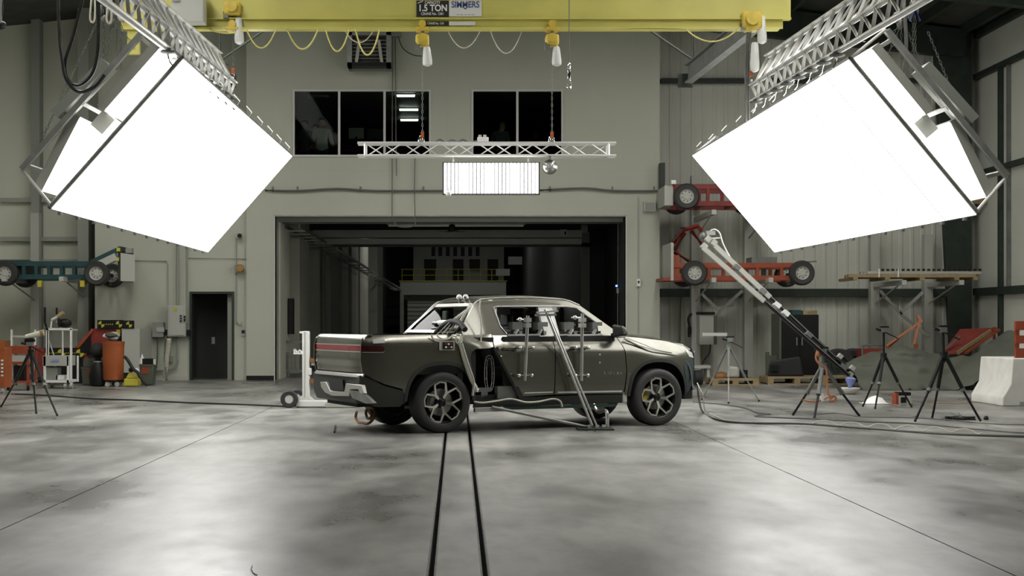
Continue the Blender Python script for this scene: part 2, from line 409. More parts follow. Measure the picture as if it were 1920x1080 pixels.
# ---------------------------------------------------------------- windows and the office behind them
def window(n, W, mull):
    x0, x1, z0, z1 = W; f = .05
    mb = MB().bb(x0, x0+f, YB-.03, YB+.1, z0, z1).bb(x1-f, x1, YB-.03, YB+.1, z0, z1).bb(x0+f, x1-f, YB-.03, YB+.1, z1-f, z1).bb(x0+f, x1-f, YB-.03, YB+.1, z0, z0+f)
    o = struct(mb.build('window_%d' % n, 'white_trim', smooth=0)); xs = [x0+f]+[sx(p) for p in mull]+[x1-f]
    for p in mull: MB().bb(sx(p)-.03, sx(p)+.03, YB-.02, YB+.08, z0+f, z1-f).build('mullion', 'white_trim', o)
    for a, b in zip(xs[:-1], xs[1:]): MB().bb(a, b, YB+.03, YB+.038, z0+f, z1-f).build('pane', 'window_glass', o)
window(1, W1, (636, 721)); window(2, W2, (970,))
OF, OC = 5.3, 7.72
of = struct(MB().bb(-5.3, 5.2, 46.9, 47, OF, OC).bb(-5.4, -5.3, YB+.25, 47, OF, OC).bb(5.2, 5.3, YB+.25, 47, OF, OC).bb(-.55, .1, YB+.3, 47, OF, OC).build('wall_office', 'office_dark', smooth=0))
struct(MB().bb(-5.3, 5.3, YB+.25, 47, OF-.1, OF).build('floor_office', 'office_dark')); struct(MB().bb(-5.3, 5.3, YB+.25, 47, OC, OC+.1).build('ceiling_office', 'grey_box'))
emat('office_tube', (1, .97, .92), OFFICE_POWER)
for i, (y, a, b) in enumerate(((39.05, 743, 779), (41.6, 748, 785), (43.7, 750, 785))):
    t = thing('ceiling_lamp', 'lit white strip lamp inside the left office window, %s' % ('nearest and highest', 'middle one', 'deepest and lowest')[i], 'lamp', (sx((a+b)/2, y), y, OC-.05), group='strip lamps on the office ceiling')
    MB().bb(sx(a, y), sx(b, y), y-.1, y+.1, OC-.03, OC).build('housing', 'white_trim', t); MB().bb(sx(a, y)+.02, sx(b, y)-.02, y-.06, y+.06, OC-.07, OC-.03).build('tube', 'office_tube', t)
t = MB().bb(sx(577, 39.3), sx(616, 39.3), 39.2, 39.4, OC-.05, OC).build('unlit_ceiling_lamp', 'white_trim'); tag(t, 'unlit strip lamp at the top of the left office window pane', 'lamp')
de = thing('office_desk', 'dark long desk inside the three-pane office window', 'desk', (-2.6, 40.3, OF))
MB().bb(-4.3, -1.0, 40.0, 40.7, OF+.98, OF+1.02).build('desk_top', 'black', de)
for x in (-4.2, -1.1): MB().bb(x-.03, x+.03, 40.05, 40.65, OF, OF+.98).build('leg', 'black', de)
for px, py, m, lab in ((668, 250, 'grey_box', 'pale monitor on the office desk left of the flask'), (703, 252, 'office_dark', 'dark monitor on the office desk near the lit lamps')):
    c = P(px, py, 40.3); mo = thing('monitor', lab, 'monitor', (c.x, 40.3, OF+1.02))
    MB().box(c, (.42, .04, .3)).build('screen', m, mo); MB().bb(c.x-.03, c.x+.03, 40.28, 40.33, OF+1.02, c.z-.1).build('stand', 'black', mo)
wbx = MB().box(P(1003, 187, 46.82), (.9, .16, .32)).build('air_conditioner', 'lightgrey'); tag(wbx, 'pale wall unit high behind the right office window', 'air conditioner')
# people behind the office glass
def person(px, py, d, lab, sm, lean=0, arm=0):
    hd = P(px, py, d); x0 = hd.x; h = hd.z-OF+.12; k = h/1.75
    me = bpy.data.meshes.new('person'); q = lambda x, y, z: (x*k, y*k, z*k)
    J = [q(0, 0, .95), q(0, 0, 1.15), q(0, 0, 1.38), q(0, 0, 1.48), q(lean*.05, -.02, 1.56), q(lean*.06, -.02, 1.66), q(lean*.06, -.01, 1.73),
         q(-.19, 0, 1.42), q(-.24, -.02, 1.15), q(-.21, -.16-.1*arm, .98+.2*arm), q(-.19, -.24-.1*arm, .97+.3*arm),
         q(.19, 0, 1.42), q(.25, -.02, 1.15), q(.21+.1*arm, -.18, 1.0), q(.2+.14*arm, -.25, 1.0),
         q(-.1, 0, .9), q(-.11, -.02, .5), q(-.11, .02, .08), q(-.11, -.14, .03), q(.1, 0, .9), q(.11, -.02, .5), q(.11, .02, .08), q(.11, -.14, .03)]
    E = [(0, 1), (1, 2), (2, 3), (3, 4), (4, 5), (5, 6), (2, 7), (7, 8), (8, 9), (9, 10), (2, 11), (11, 12), (12, 13), (13, 14), (0, 15), (15, 16), (16, 17), (17, 18), (0, 19), (19, 20), (20, 21), (21, 22)]
    R = [.15, .14, .16, .06, .085, .1, .06, .075, .055, .042, .035, .075, .055, .042, .035, .1, .07, .05, .035, .1, .07, .05, .035]
    me.from_pydata(J, E, []); o = bpy.data.objects.new('person', me); C.objects.link(o); o.location = (x0, d, OF)
    sk = o.modifiers.new('skin', 'SKIN')
    for i, sv in enumerate(me.skin_vertices[0].data): sv.radius = (R[i]*k, R[i]*k*(.8 if i in (0, 1, 2) else 1)); sv.use_root = i == 0
    o.modifiers.new('sub', 'SUBSURF').levels = 1; o.modifiers['sub'].render_levels = 2; sk.use_smooth_shade = True
    dg = bpy.context.evaluated_depsgraph_get(); me2 = bpy.data.meshes.new_from_object(o.evaluated_get(dg)); o.modifiers.clear(); o.data = me2
    for m in (sm, 'skin', 'office_dark'): me2.materials.append(MATS[m])
    for p in me2.polygons:
        z = p.center.z/k; p.material_index = 1 if z > 1.47 or (p.center.y/k < -.2 and z > .5) else (2 if z < .93 else 0)
        p.use_smooth = True
    tag(o, lab, 'person'); b = o.location
    L = lambda n: MB(True)
    MB(True).ball((lean*.06*k, .04*k, 1.705*k), .104*k, 10, 8, (1, 1, .85)).build('hair', 'hair', o)
    MB(True).ball((lean*.06*k, -.105*k, 1.63*k), .02*k, 6, 5, (1, 1.3, 1.4)).build('nose', 'skin', o)
    for s in (-1, 1): MB(True).ball((lean*.06*k+s*.036*k, -.098*k, 1.665*k), .011*k, 6, 4).build('eye', 'black', o)
    MB(True).box((lean*.06*k, -.098*k, 1.585*k), (.05*k, .012*k, .01*k)).build('mouth', 'red_paint', o)
person(571, 235, 39.4, 'person in dark shirt at far left of the three-pane office window', 'shirt')
person(587, 243, 40.9, 'person standing behind the office desk between two others', 'orange', 1)
person(604, 231, 39.2, 'person in pale shirt with raised arm behind the left office pane', 'pale_shirt', 0, 1)
person(938, 237, 39.3, 'person with lit face looking out of the right-hand office window', 'shirt', 1)
person(1004, 254, 41.5, 'person sitting deep inside the right-hand office window by the mullion', 'office_dark')
# ---------------------------------------------------------------- unseen fill lamps added under the roof to brighten hall and truck
emat('highbay_fill_light', (1, .98, .93), HIGHBAY_FILL)
for x, ys, hw, hl in ((-5.7, (14, 18, 22, 26, 30), .55, 1.85), (5.7, (14, 18, 22, 26, 30), .55, 1.85), (10.5, (30.5,), .5, 1.7), (-10.5, (30.5,), .45, 1.5)):
    for y in ys:
        z = roofz(x)-.9
        t = thing('highbay_fill_lamp', 'added white linear fill lamp under the hall roof above the picture, %s row' % ({-10.5: 'far left', -5.7: 'left', 5.7: 'right', 10.5: 'far right'}[x]), 'lamp', (x, y, z), group='added fill lamps under the roof')
        MB().bb(x-hw-.04, x+hw+.04, y-hl-.05, y+hl+.05, z+.02, z+.12).build('housing', 'white_metal', t)
        MB().bb(x-hw, x+hw, y-hl, y+hl, z, z+.02).build('diffuser', 'highbay_fill_light', t)
        for s in (-.6, .6): MB().cyl((x, y+s, z+.12), (x, y+s, roofz(x)), .008, n=5).build('hanger', 'mid_steel', t)
# ---------------------------------------------------------------- tunnel behind the big opening
TX0, TX1, YE = -5.9, 5.15, 120.0
tf = struct(MB().bb(TX0, TX1, YR+.3, YE, -.5, -.05).build('floor_tunnel', 'joint_dark'))
for a, b in ((TX0, RL[0]), (RL[1], RR[0]), (RR[1], TX1)): MB().bb(a, b, YR, YE, -.06, 0).build('concrete_slab', 'concrete_floor', tf)
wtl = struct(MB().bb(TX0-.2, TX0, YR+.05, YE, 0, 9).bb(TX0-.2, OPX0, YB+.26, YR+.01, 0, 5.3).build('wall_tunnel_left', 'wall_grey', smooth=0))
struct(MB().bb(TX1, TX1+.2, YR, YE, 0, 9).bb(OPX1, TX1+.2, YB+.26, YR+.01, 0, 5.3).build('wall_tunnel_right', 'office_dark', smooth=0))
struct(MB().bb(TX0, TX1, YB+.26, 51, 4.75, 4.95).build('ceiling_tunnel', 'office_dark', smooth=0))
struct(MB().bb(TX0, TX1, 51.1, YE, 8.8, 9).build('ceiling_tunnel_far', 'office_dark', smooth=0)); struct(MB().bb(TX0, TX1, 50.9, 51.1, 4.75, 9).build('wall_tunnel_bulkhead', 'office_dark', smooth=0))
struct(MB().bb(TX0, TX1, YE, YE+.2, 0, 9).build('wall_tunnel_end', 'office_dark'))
for i, (a, b) in enumerate(((38.7, 40.8), (43.5, 46.3), (50.5, 51.2), (54.3, 57.5), (59.4, 62.9), (64.8, 69.3), (70.5, 77), (86, 92))):
    MB().bb(TX0, -4.75, a, b, 0, 4.75 if b < 51.3 else 8).build('pilaster', 'wall_left_paint', wtl)
pf = thing('portal_frame', 'grey portal frame deep inside the dark opening', 'door frame', (0, 50.4, 0))
for x0, x1 in ((sx(605, 50.4), sx(610, 50.4)), (sx(1090, 50.4), sx(1105, 50.4))): MB().bb(x0, x1, 50.25, 50.5, 0, sz(455, 50.4)).build('jamb', 'grey_box', pf)
MB().bb(sx(605, 50.4), sx(1105, 50.4), 50.25, 50.5, sz(463, 50.4), sz(457, 50.4)).build('header', 'grey_box', pf)
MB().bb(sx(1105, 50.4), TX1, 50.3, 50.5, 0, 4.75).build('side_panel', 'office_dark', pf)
rd = thing('roller_door_housing', 'long grey roller-door housing across the top of the opening', 'roller door', (0, 47.5, sz(458, 47.5)))
MB().bb(sx(588, 47.5), sx(1090, 47.5), 47.3, 47.8, sz(446, 47.5), sz(432, 47.5)).build('casing', 'white_trim', rd)
MB().bb(sx(588, 47.5), sx(1090, 47.5), 47.35, 47.8, sz(458, 47.5), sz(448, 47.5)).build('bottom_bar', 'white_trim', rd)
MB().cyl(P(1090, 428, 47.5), P(1101, 428, 47.5), .2, n=16).build('coil_end', 'lightgrey', rd)
MB().bb(sx(516, 39), sx(1172, 39), 38.6, 39.4, sz(418, 39), sz(409, 39)).build('soffit_beam', 'grey_box', wb)
for i, (a, b) in enumerate(((725, 845), (850, 985))):
    t = thing('strip_light', 'unlit fluorescent strip under the head of the dark opening, %s one' % ('left', 'right')[i], 'lamp', (sx((a+b)/2, 41), 41, sz(424, 41)), group='unlit strips in the opening')
    MB().bb(sx(a, 41), sx(b, 41), 40.9, 41.1, sz(421, 41), sz(418, 41)).build('housing', 'white_trim', t)
    MB().cyl((sx(a, 41)+.05, 41, sz(423, 41)), (sx(b, 41)-.05, 41, sz(423, 41)), .03, n=8).build('tube', 'white', t)
    for x in (a+15, b-15): MB().cyl((sx(x, 41), 41, sz(418, 41)), (sx(x, 41), 41, 4.75), .012, n=5).build('hanger', 'mid_steel', t)
fa = thing('ceiling_fan', 'small dark fan unit under the opening ceiling, at its middle', 'fan', P(848, 436, 44))
MB().cyl(P(848, 434, 44), P(848, 426, 44), .14, n=12).build('motor', 'dark_steel', fa)
for i in range(4):
    a = i*math.pi/2+.4; c = P(848, 434, 44); MB().beam(c+V((math.cos(a)*.1, math.sin(a)*.1, 0)), c+V((math.cos(a)*.42, math.sin(a)*.42, 0)), .12, .015).build('blade', 'grey_steel', fa)
MB().cyl(P(848, 426, 44), V((sx(848, 44), 44, 4.75)), .02, n=6).build('rod', 'dark_steel', fa)
sg = thing('hanging_sign', 'small white sign with dark mark below the roller-door housing', 'sign', P(1057, 441, 47.28))
MB().box(P(1057, 436, 47.28), (.22, .03, .2)).build('plate', 'white', sg); MB().box(P(1060, 437, 47.26), (.05, .01, .1)).build('mark', 'black', sg)
tr = thing('cable_tray', 'ladder cable tray running deep into the tunnel along its left wall', 'cable tray', (-4.6, 60, 4.1))
for x in (-4.72, -4.3): MB().bb(x-.02, x+.02, 39.3, 112, 4.1, 4.2).build('side_rail', 'mid_steel', tr)
y = 40.2
while y < 112: MB().bb(-4.95, -4.25, y-.04, y+.04, 4.06, 4.1).build('bracket', 'lightgrey', tr); y += 1.55 if y < 60 else 3.2
bx = MB().bb(-4.74, -4.60, 40.3, 40.7, 1.2, 2.2).build('service_cabinet', 'black'); tag(bx, 'black box on the left pilaster of the dark opening', 'cabinet')
lr = thing('ladder_rack', 'low dark ladder-like rack beside the left jamb of the opening', 'rack', (sx(535, 40), 40, 0))
for z in (.15, .62, .95): MB().bb(sx(517, 40), sx(570, 40), 39.95, 40.02, z, z+.07).build('rail', 'grey_steel', lr)
for i in range(7): MB().bb(sx(520+i*8, 40), sx(522.5+i*8, 40), 39.96, 40.01, .2, .62).build('rung', 'grey_steel', lr)
for px in (518, 568): MB().bb(sx(px, 40), sx(px+2, 40), 39.94, 40.03, 0, .95).build('leg', 'grey_steel', lr)
pb = thing('pull_cord_light', 'thin cord with small blue indicator lamp by the right jamb', 'indicator', P(1158, 550, 39.6))
MB().cyl(P(1159, 384.5, 39.6), P(1158, 640, 39.6), .008, n=5).build('cord', 'lightgrey', pb); emat('blue_led', (.15, .3, 1), 4)
MB().ball(P(1156, 536, 39.55), .03, 8, 6).build('lamp', 'blue_led', pb); MB().box(P(1158, 545, 39.6), (.06, .05, .14)).build('box', 'lightgrey', pb)
# far mezzanine building
D2 = 112.0; mz = thing('mezzanine_building', 'pale far building with railed deck and roller door at tunnel end', 'building', (0, D2, 0))
def fb(n, m, a, b, t, u, d=D2, th=.3, par=None): return MB().bb(sx(a, d), sx(b, d), d, d+th, max(0, sz(u, d)), sz(t, d)).build(n, m, par or mz)
fb('deck', 'lightgrey', 750, 949, 528, 553); fb('deck_edge', 'mop_yellow', 748, 951, 526, 528, D2-.1)
fb('wall', 'wall_grey', 750, 757, 553, 660); fb('wall', 'wall_grey', 940, 949, 553, 660)
rdr = fb('roller_door', 'lightgrey', 764, 938, 562, 660, D2+.3)
for i in range(9): fb('slat', 'grey_box', 764, 938, 566+i*8, 568+i*8, D2+.22, .06, rdr)
fb('lintel', 'dark_steel', 757, 940, 553, 562, D2+.1)
up = fb('upper_wall', 'lightgrey', 775, 945, 440, 527, D2+4)
for a, b in ((795, 818), (849, 869), (914, 934)): fb('doorway', 'office_dark', a, b, 486, 527, D2+3.9, .1)
wn = fb('window', 'lightgrey', 878, 902, 484, 509, D2+3.85, .1); fb('pane', 'office_dark', 880, 900, 486, 507, D2+3.8, .05, wn)
for a in (809, 822, 836, 850, 864, 878, 892): fb('vertical_slot', 'black', a, a+7, 462, 480, D2+3.9, .1)
fb('side_box', 'white', 953, 979, 481, 496, D2+2); fb('side_box', 'lightgrey', 930, 956, 504, 517, D2-.5)
for py in (505, 516): MB().cyl(P(752, py, D2), P(945, py, D2), .03, n=5).build('handrail', 'mop_yellow', mz)
for i in range(10): MB().cyl(P(754+i*21, 505, D2), P(754+i*21, 527, D2), .03, n=5).build('baluster', 'mop_yellow', mz)
emat('tunnel_fill_light', (1, .98, .95), TUNNEL_FILL*12)  # fill lamps added out of sight so the far tunnel shows faintly
for i, (x, y) in enumerate(((-2, 104), (2.5, 104), (-2.5, 75), (2, 75))):
    t = thing('tunnel_fill_lamp', 'added fill lamp under the far tunnel roof, hidden above the portal', 'lamp', (x, y, 8.5), group='added tunnel fill lamps')
    MB().bb(x-.7, x+.7, y-.12, y+.12, 8.52, 8.79).build('housing', 'white_metal', t); MB().bb(x-.65, x+.65, y-.1, y+.1, 8.5, 8.52).build('tube', 'tunnel_fill_light', t)
# ---------------------------------------------------------------- fittings on the white wall
vt = thing('unit_heater', 'louvred grey unit heater hanging high on the white wall', 'heater', P(690, 125, 37.3))
a, b, t0, t1 = sx(651, 37.2), sx(733, 37.2), sz(124, 37.2), sz(60, 37.2)
MB().bb(a, b, 37.6, YB, t0, t1).build('housing', 'grey_box', vt)
for (u0, u1) in ((a, a+.12), (b-.12, b)): MB().bb(u0, u1, 37.2, 37.6, t0, t1).build('side_frame', 'mid_steel', vt)
MB().bb(a, b, 37.2, 37.6, t0, t0+.1).build('bottom_rail', 'black', vt); MB().bb(a, b, 37.2, 37.6, t1-.08, t1).build('top_rail', 'mid_steel', vt)
for i in range(7): MB().box(((a+b)/2, 37.4, t0+.16+i*.095), (b-a-.24, .16, .02), Matrix.Rotation(.5, 3, 'X')).build('louvre', 'mid_steel', vt)
for px in (668, 716): MB().beam(P(px, 118, 37.25), P(px+(6 if px < 700 else -6), 75, 37.25), .08, .05).build('stay', 'lightgrey', vt)
jb = MB().bb(sx(734, 37.8), sx(752, 37.8), 37.8, YB, sz(68, 37.8), sz(56, 37.8)).build('junction_box', 'grey_box'); tag(jb, 'small grey junction box beside the unit heater', 'box')
for i, (p0, p1, la) in enumerate((((736, 68), (735, 405), 'left'), ((741, 68), (743, 330), 'right'))):
    tag(MB().cyl(P(*p0, 37.9), P(*p1, 37.9), .012, n=6).build('drop_cable', 'grey_cable'), 'dark cable hanging from the junction box down the white wall, %s of the pair' % la, 'cable')
cable('drop_cable', [P(745, 63, 37.85), P(755, 90, 37.7), P(775, 103, 37.7), P(791, 105, 37.7)], .012, 'black_cable', 'black cable sagging from the junction box to the hoist chain')
cable('drop_cable', [P(778, 295, 37.9), P(777, 360, 37.9), P(778, 405, 37.8), P(775, 424, 37.7), P(745, 424, 37.7), P(735, 405, 37.8)], .012, 'grey_cable', 'grey cable loop dropping below the truss to the opening head')
cable('wall_conduit', [P(x, y, 37.92) for x, y in ((497, 357), (560, 358), (632, 354), (700, 358), (832, 358))], .03, 'grey_cable', 'dark cable run along the white wall left of the lamp panel', k=3)
cable('wall_conduit', [P(x, y, 37.92) for x, y in ((1010, 357), (1096, 353), (1150, 358), (1237, 358))], .03, 'grey_cable', 'dark cable run along the white wall right of the lamp panel', k=3)
cable('wall_conduit', [P(832, 358, 37.92), P(1010, 357, 37.92)], .02, 'grey_cable', 'middle cable run behind the lit lamp panel', k=3)
for px in (512, 558, 676, 794, 1031, 1148, 1226): MB().bb(sx(px-1.5), sx(px+1.5), 37.94, YB, sz(360), sz(350)).build('cable_clip', 'grey_steel', wb)
sp = thing('wall_speaker', 'square grey grille box on the white wall right of the opening', 'speaker', P(1217, 398, YB))
MB().bb(sx(1206), sx(1228), 37.85, YB, sz(397), sz(379)).build('body', 'lightgrey', sp); MB().bb(sx(1208.5), sx(1225.5), 37.83, 37.85, sz(395), sz(381)).build('grille', 'grey_box', sp)
cs = thing('wall_switch', 'white switch box with conduit on the wall right of the opening', 'switch', P(1196, 540, YB))
MB().cyl(P(1196.5, 370, 37.97), P(1196.5, 523, 37.97), .012, n=6).build('conduit', 'lightgrey', cs); MB().cyl(P(1196.5, 536, 37.97), P(1196.5, 625, 37.97), .01, n=6).build('conduit', 'lightgrey', cs)
MB().bb(sx(1193), sx(1200), 37.9, YB, sz(537), sz(523)).build('box', 'white', cs); MB().bb(sx(1195), sx(1198), 37.88, 37.9, sz(531), sz(527)).build('button', 'black', cs)
# fittings on the lower left wall
Y2 = 38.1
pn = thing('breaker_panel', 'tall grey breaker panel with levers left of the dark doorway', 'electrical panel', P(334, 630, Y2))
c = MB().bb(sx(318, Y2), sx(352, Y2), 37.8, Y2, sz(631, Y2), sz(573, Y2)).build('cabinet', 'lightgrey', pn, bevel=.01)
MB().bb(sx(321, Y2), sx(349, Y2), 37.77, 37.8, sz(628, Y2), sz(576, Y2)).build('door', 'lightgrey', c)
MB().bb(sx(330, Y2), sx(337, Y2), 37.755, 37.77, sz(583, Y2), sz(577, Y2)).build('warning_sticker', 'mop_yellow', c)
for py in (592, 597, 602): MB().box(P(339, py, 37.75), (.05, .06, .03)).build('lever', 'black', pn)
for py in (594, 600): MB().box(P(346, py, 37.75), (.04, .06, .05)).build('lever', 'black', pn)
for px in (350.5,): MB().cyl(P(px, 457, 38.02), P(px, 606, 37.9), .03, n=8).build('conduit', 'grey_box', pn)
MB().cyl(P(333, 455, 38.02), P(333, 573, 38.0), .04, n=8).build('conduit', 'grey_box', pn)
MB().tube(smoothpath([P(332, 631, 38), P(332, 668, 38), P(330, 685, 38), P(318, 694, 38), P(292, 695, 38)]), .03, 8).build('conduit', 'grey_box', pn)
d2 = thing('disconnect_box', 'smaller grey switch box left of the breaker panel', 'electrical box', P(298, 632, Y2))
MB().bb(sx(289, Y2), sx(310, Y2), 37.85, Y2, sz(632, Y2), sz(604, Y2)).build('cabinet', 'grey_box', d2, bevel=.01)
MB().box(P(301, 618, 37.84), (.2, .04, .12)).build('cover', 'lightgrey', d2)
MB().bb(sx(310, Y2), sx(316, Y2), 37.9, Y2, sz(628, Y2), sz(618, Y2)).build('socket', 'black', d2)
MB().tube(smoothpath([P(295, 632, 38), P(295, 665, 38), P(293, 690, 38)]), .02, 6).build('conduit', 'grey_cable', d2)
sk = MB().box(P(353, 624, 38), (.12, .2, .16)).build('plug_socket', 'black'); tag(sk, 'black plug socket at the right edge of the breaker panel', 'socket')
sk = MB().box(P(319, 673, 38.03), (.12, .12, .16)).build('wall_outlet', 'grey_box'); tag(sk, 'small grey outlet low on the wall under the breaker panel', 'outlet')
pts = [];
for i in range(160):
    t = i/159; c = P(317-9*t, 635+78*t, 37.8); pts.append(c+V((math.cos(i*1.1)*.05, math.sin(i*1.1)*.05, 0)))
tag(MB().tube(pts, .018, 5).build('coiled_cord', 'cream_cable'), 'pale coiled cord hanging from the breaker panel to the floor', 'cord')
tag(MB().tube([P(312, 712, 37.6), P(309, 680, 37.8), P(311, 630, 37.9)], .03, 6).build('straight_cord', 'grey_cable'), 'straight grey cord beside the coiled cord below the switch box', 'cord')
al = thing('alarm_bell', 'brass alarm bell with conduit right of the doorway', 'alarm bell', P(450, 503, Y2))
MB().cyl(P(450, 503, 37.98), P(450, 503, 37.82), .11, .09, 16).build('gong', 'brass', al); MB().box(P(444, 504, 38), (.1, .18, .2)).build('back_box', 'grey_box', al)
MB().tube([P(443, 445, 38.05), P(443, 605, 38.05), P(449, 606, 38.05)], .015, 6).build('conduit', 'grey_box', al); MB().box(P(450, 606, 38.03), (.08, .1, .08)).build('outlet', 'lightgrey', al)
ca = thing('horn', 'small grey horn on the conduit above the brass bell', 'horn', P(449, 442, 38)); MB().box(P(449, 442, 38.0), (.12, .14, .14)).build('body', 'lightgrey', ca); MB().cyl(P(449, 442, 37.93), P(449, 442, 37.85), .03, .06, 10).build('mouth', 'black', ca)
cr = thing('card_reader', 'dark card reader on a pale plate right of the doorway', 'card reader', P(456, 629, 38)); MB().box(P(456, 624, 38.07), (.11, .05, .15)).build('plate', 'lightgrey', cr); MB().box(P(456, 622, 38.03), (.08, .04, .08)).build('reader', 'black', cr)
for px, la in ((314, 'left of the breaker panel'),): tag(MB().tube([P(250, 489, 38.06), P(312, 490, 38.06), P(315, 495, 38.06), P(315, 572, 38.06)], .012, 6).build('thin_conduit', 'grey_box'), 'thin conduit bending down the wall '+la, 'conduit')
tag(MB().tube([P(352, 484, 38.06), P(471, 486, 38.06)], .01, 6).build('thin_conduit', 'grey_box'), 'thin level conduit across the wall above the doorway', 'conduit')
# ================================================================ CRANE, HOISTS, TRUSSES, LIGHTS
DC = 22.5; cx = lambda px: sx(px, DC); cz = lambda py: sz(py, DC)
XA, XB = cx(228), cx(1482)
cr = thing('crane_bridge', 'yellow overhead crane bridge beam spanning the hall', 'crane', (0, DC, cz(57)))
MB().bb(XA, XB, DC-.02, DC+.02, cz(36), cz(36)+.75).build('upper_web', 'yellow_paint', cr)
MB().bb(XA, XB, DC-.2, DC+.2, cz(36)+.75, cz(36)+.78).build('top_flange', 'yellow_paint', cr)
MB().bb(XA, XB, DC-.07, DC+.07, cz(36)-.012, cz(36)+.012).build('middle_flange', 'yellow_paint', cr)
MB().bb(XA, XB-.12, DC-.015, DC+.015, cz(54), cz(36)).build('lower_web', 'yellow_paint', cr)
MB().bb(XA, cx(1460), DC-.09, DC+.09, cz(57), cz(53)).build('bottom_flange', 'yellow_paint', cr)
MB().bb(XB-.5, XB+.1, DC-.35, DC+.35, cz(0)+.5, cz(0)+.78).build('end_truck', 'yellow_paint', cr); MB().bb(XA-.1, XA+.5, DC-.35, DC+.35, cz(0)+.5, cz(0)+.78).build('end_truck', 'yellow_paint', cr)
pl = MB().bb(cx(781), cx(841.5), DC-.035, DC-.02, cz(32), cz(2)).build('capacity_sign', 'sign_black', cr)
text('lettering', 'CAPACITY', (cx(811), DC-.036, cz(6)), .06, 'lettering_white', pl, wide=.85, bold=.02)
text('lettering', '1.5 TON', (cx(811.5), DC-.036, cz(16.5)), .14, 'lettering_white', pl, wide=.88, bold=.03)
text('lettering', 'CRANE No. 1241', (cx(811), DC-.036, cz(27)), .06, 'lettering_white', pl, wide=.8, bold=.015)
MB().beam((cx(783), DC-.037, cz(7)), (cx(793), DC-.037, cz(3)), .004, .01).build('shackle_mark', 'lettering_white', pl)
pw = MB().bb(cx(842), cx(903), DC-.035, DC-.02, cz(32), cz(2)).build('maker_sign', 'sign_white', cr)
text('lettering', 'SIMMERS', (cx(872.5), DC-.036, cz(10)), .14, 'lettering_blue', pw, wide=.82, bold=.02)
MB().prism([(-.055, .02), (0, .0), (.055, .02), (0, -.025)], (cx(872.5), DC-.0365, cz(16)), (1, 0, 0), (0, 0, 1), (0, .001, 0)).build('emblem', 'lettering_blue', pw)
for k in range(5): MB().box((cx(859+k*7), DC-.036, cz(28.5)), (.04, .002, .012)).build('faded_line', 'lettering_grey', pw)
ps = MB().bb(cx(794), cx(841.5), DC-.035, DC-.015, cz(48.5), cz(41)).build('number_sign', 'sign_black', cr)
text('lettering', 'CRANE No. 1241', (cx(817), DC-.036, cz(45)), .05, 'lettering_white', ps, wide=.72, bold=.015)
MB().bb(cx(842), cx(891), DC-.035, DC-.015, cz(48.5), cz(41)).build('blank_sign', 'sign_white', cr)
bx = thing('control_box', 'large grey control box mounted at the left of the crane beam', 'electrical box', P(362, 51, DC-.35))
MB().bb(cx(331), cx(390), DC-.4, DC-.1, cz(51), cz(-6)).build('cabinet', 'lightgrey', bx, bevel=.01); MB().bb(cx(333), cx(347), DC-.42, DC-.4, cz(14), cz(4)).build('latch', 'grey_box', bx)
yb = MB().bb(cx(240), cx(262), DC-.05, DC+.05, cz(102), cz(57)).build('end_stop', 'yellow_paint', cr)
# festoon loops under the beam
for i, (x0, x1, sag, r, m) in enumerate(((390, 465, 62, .012, 'yellow_cable'), (462, 518, 90, .012, 'yellow_cable'), (538, 597, 92, .013, 'yellow_cable'), (610, 655, 96, .013, 'yellow_cable'),
      (666, 712, 103, .014, 'yellow_cable'), (645, 702, 80, .009, 'cream_cable'), (838, 902, 90, .009, 'cream_cable'), (918, 980, 100, .009, 'cream_cable'), (1285, 1384, 78, .012, 'yellow_cable'), (1150, 1284, 52, .008, 'yellow_cable'))):
    y = DC+(.1 if i in (5, 6, 7) else -.1)
    cable('festoon_cable', [P(x0+(x1-x0)*t, 54+(sag-54)*(1-(2*t-1)**2), y) for t in [j/8 for j in range(9)]], r, m,
          'thin %s cable loop sagging under the crane beam, number %s from the left' % ('yellow' if m[0] == 'y' else 'pale', ('one', 'two', 'three', 'four', 'six', 'five', 'seven', 'eight', 'ten', 'nine')[i]), group='festoon loops', k=3)
def chain(mb, a, b, r=.012, pitch=.05):
    a, b = V(a), V(b); n = max(2, int((b-a).length/pitch)); d, s, u = frame_of(b-a)
    if n > 70: return mb.tube([a, b], r*.8, 5)
    for i in range(n):
        c = a+(b-a)*((i+.5)/n); sd = s if i % 2 else u; l = (b-a).length/n*.62
        mb.tube([c-d*l, c-d*l*.6+sd*r, c+d*l*.6+sd*r, c+d*l, c+d*l*.6-sd*r, c-d*l*.6-sd*r, c-d*l], r*.33, 4)
    return mb
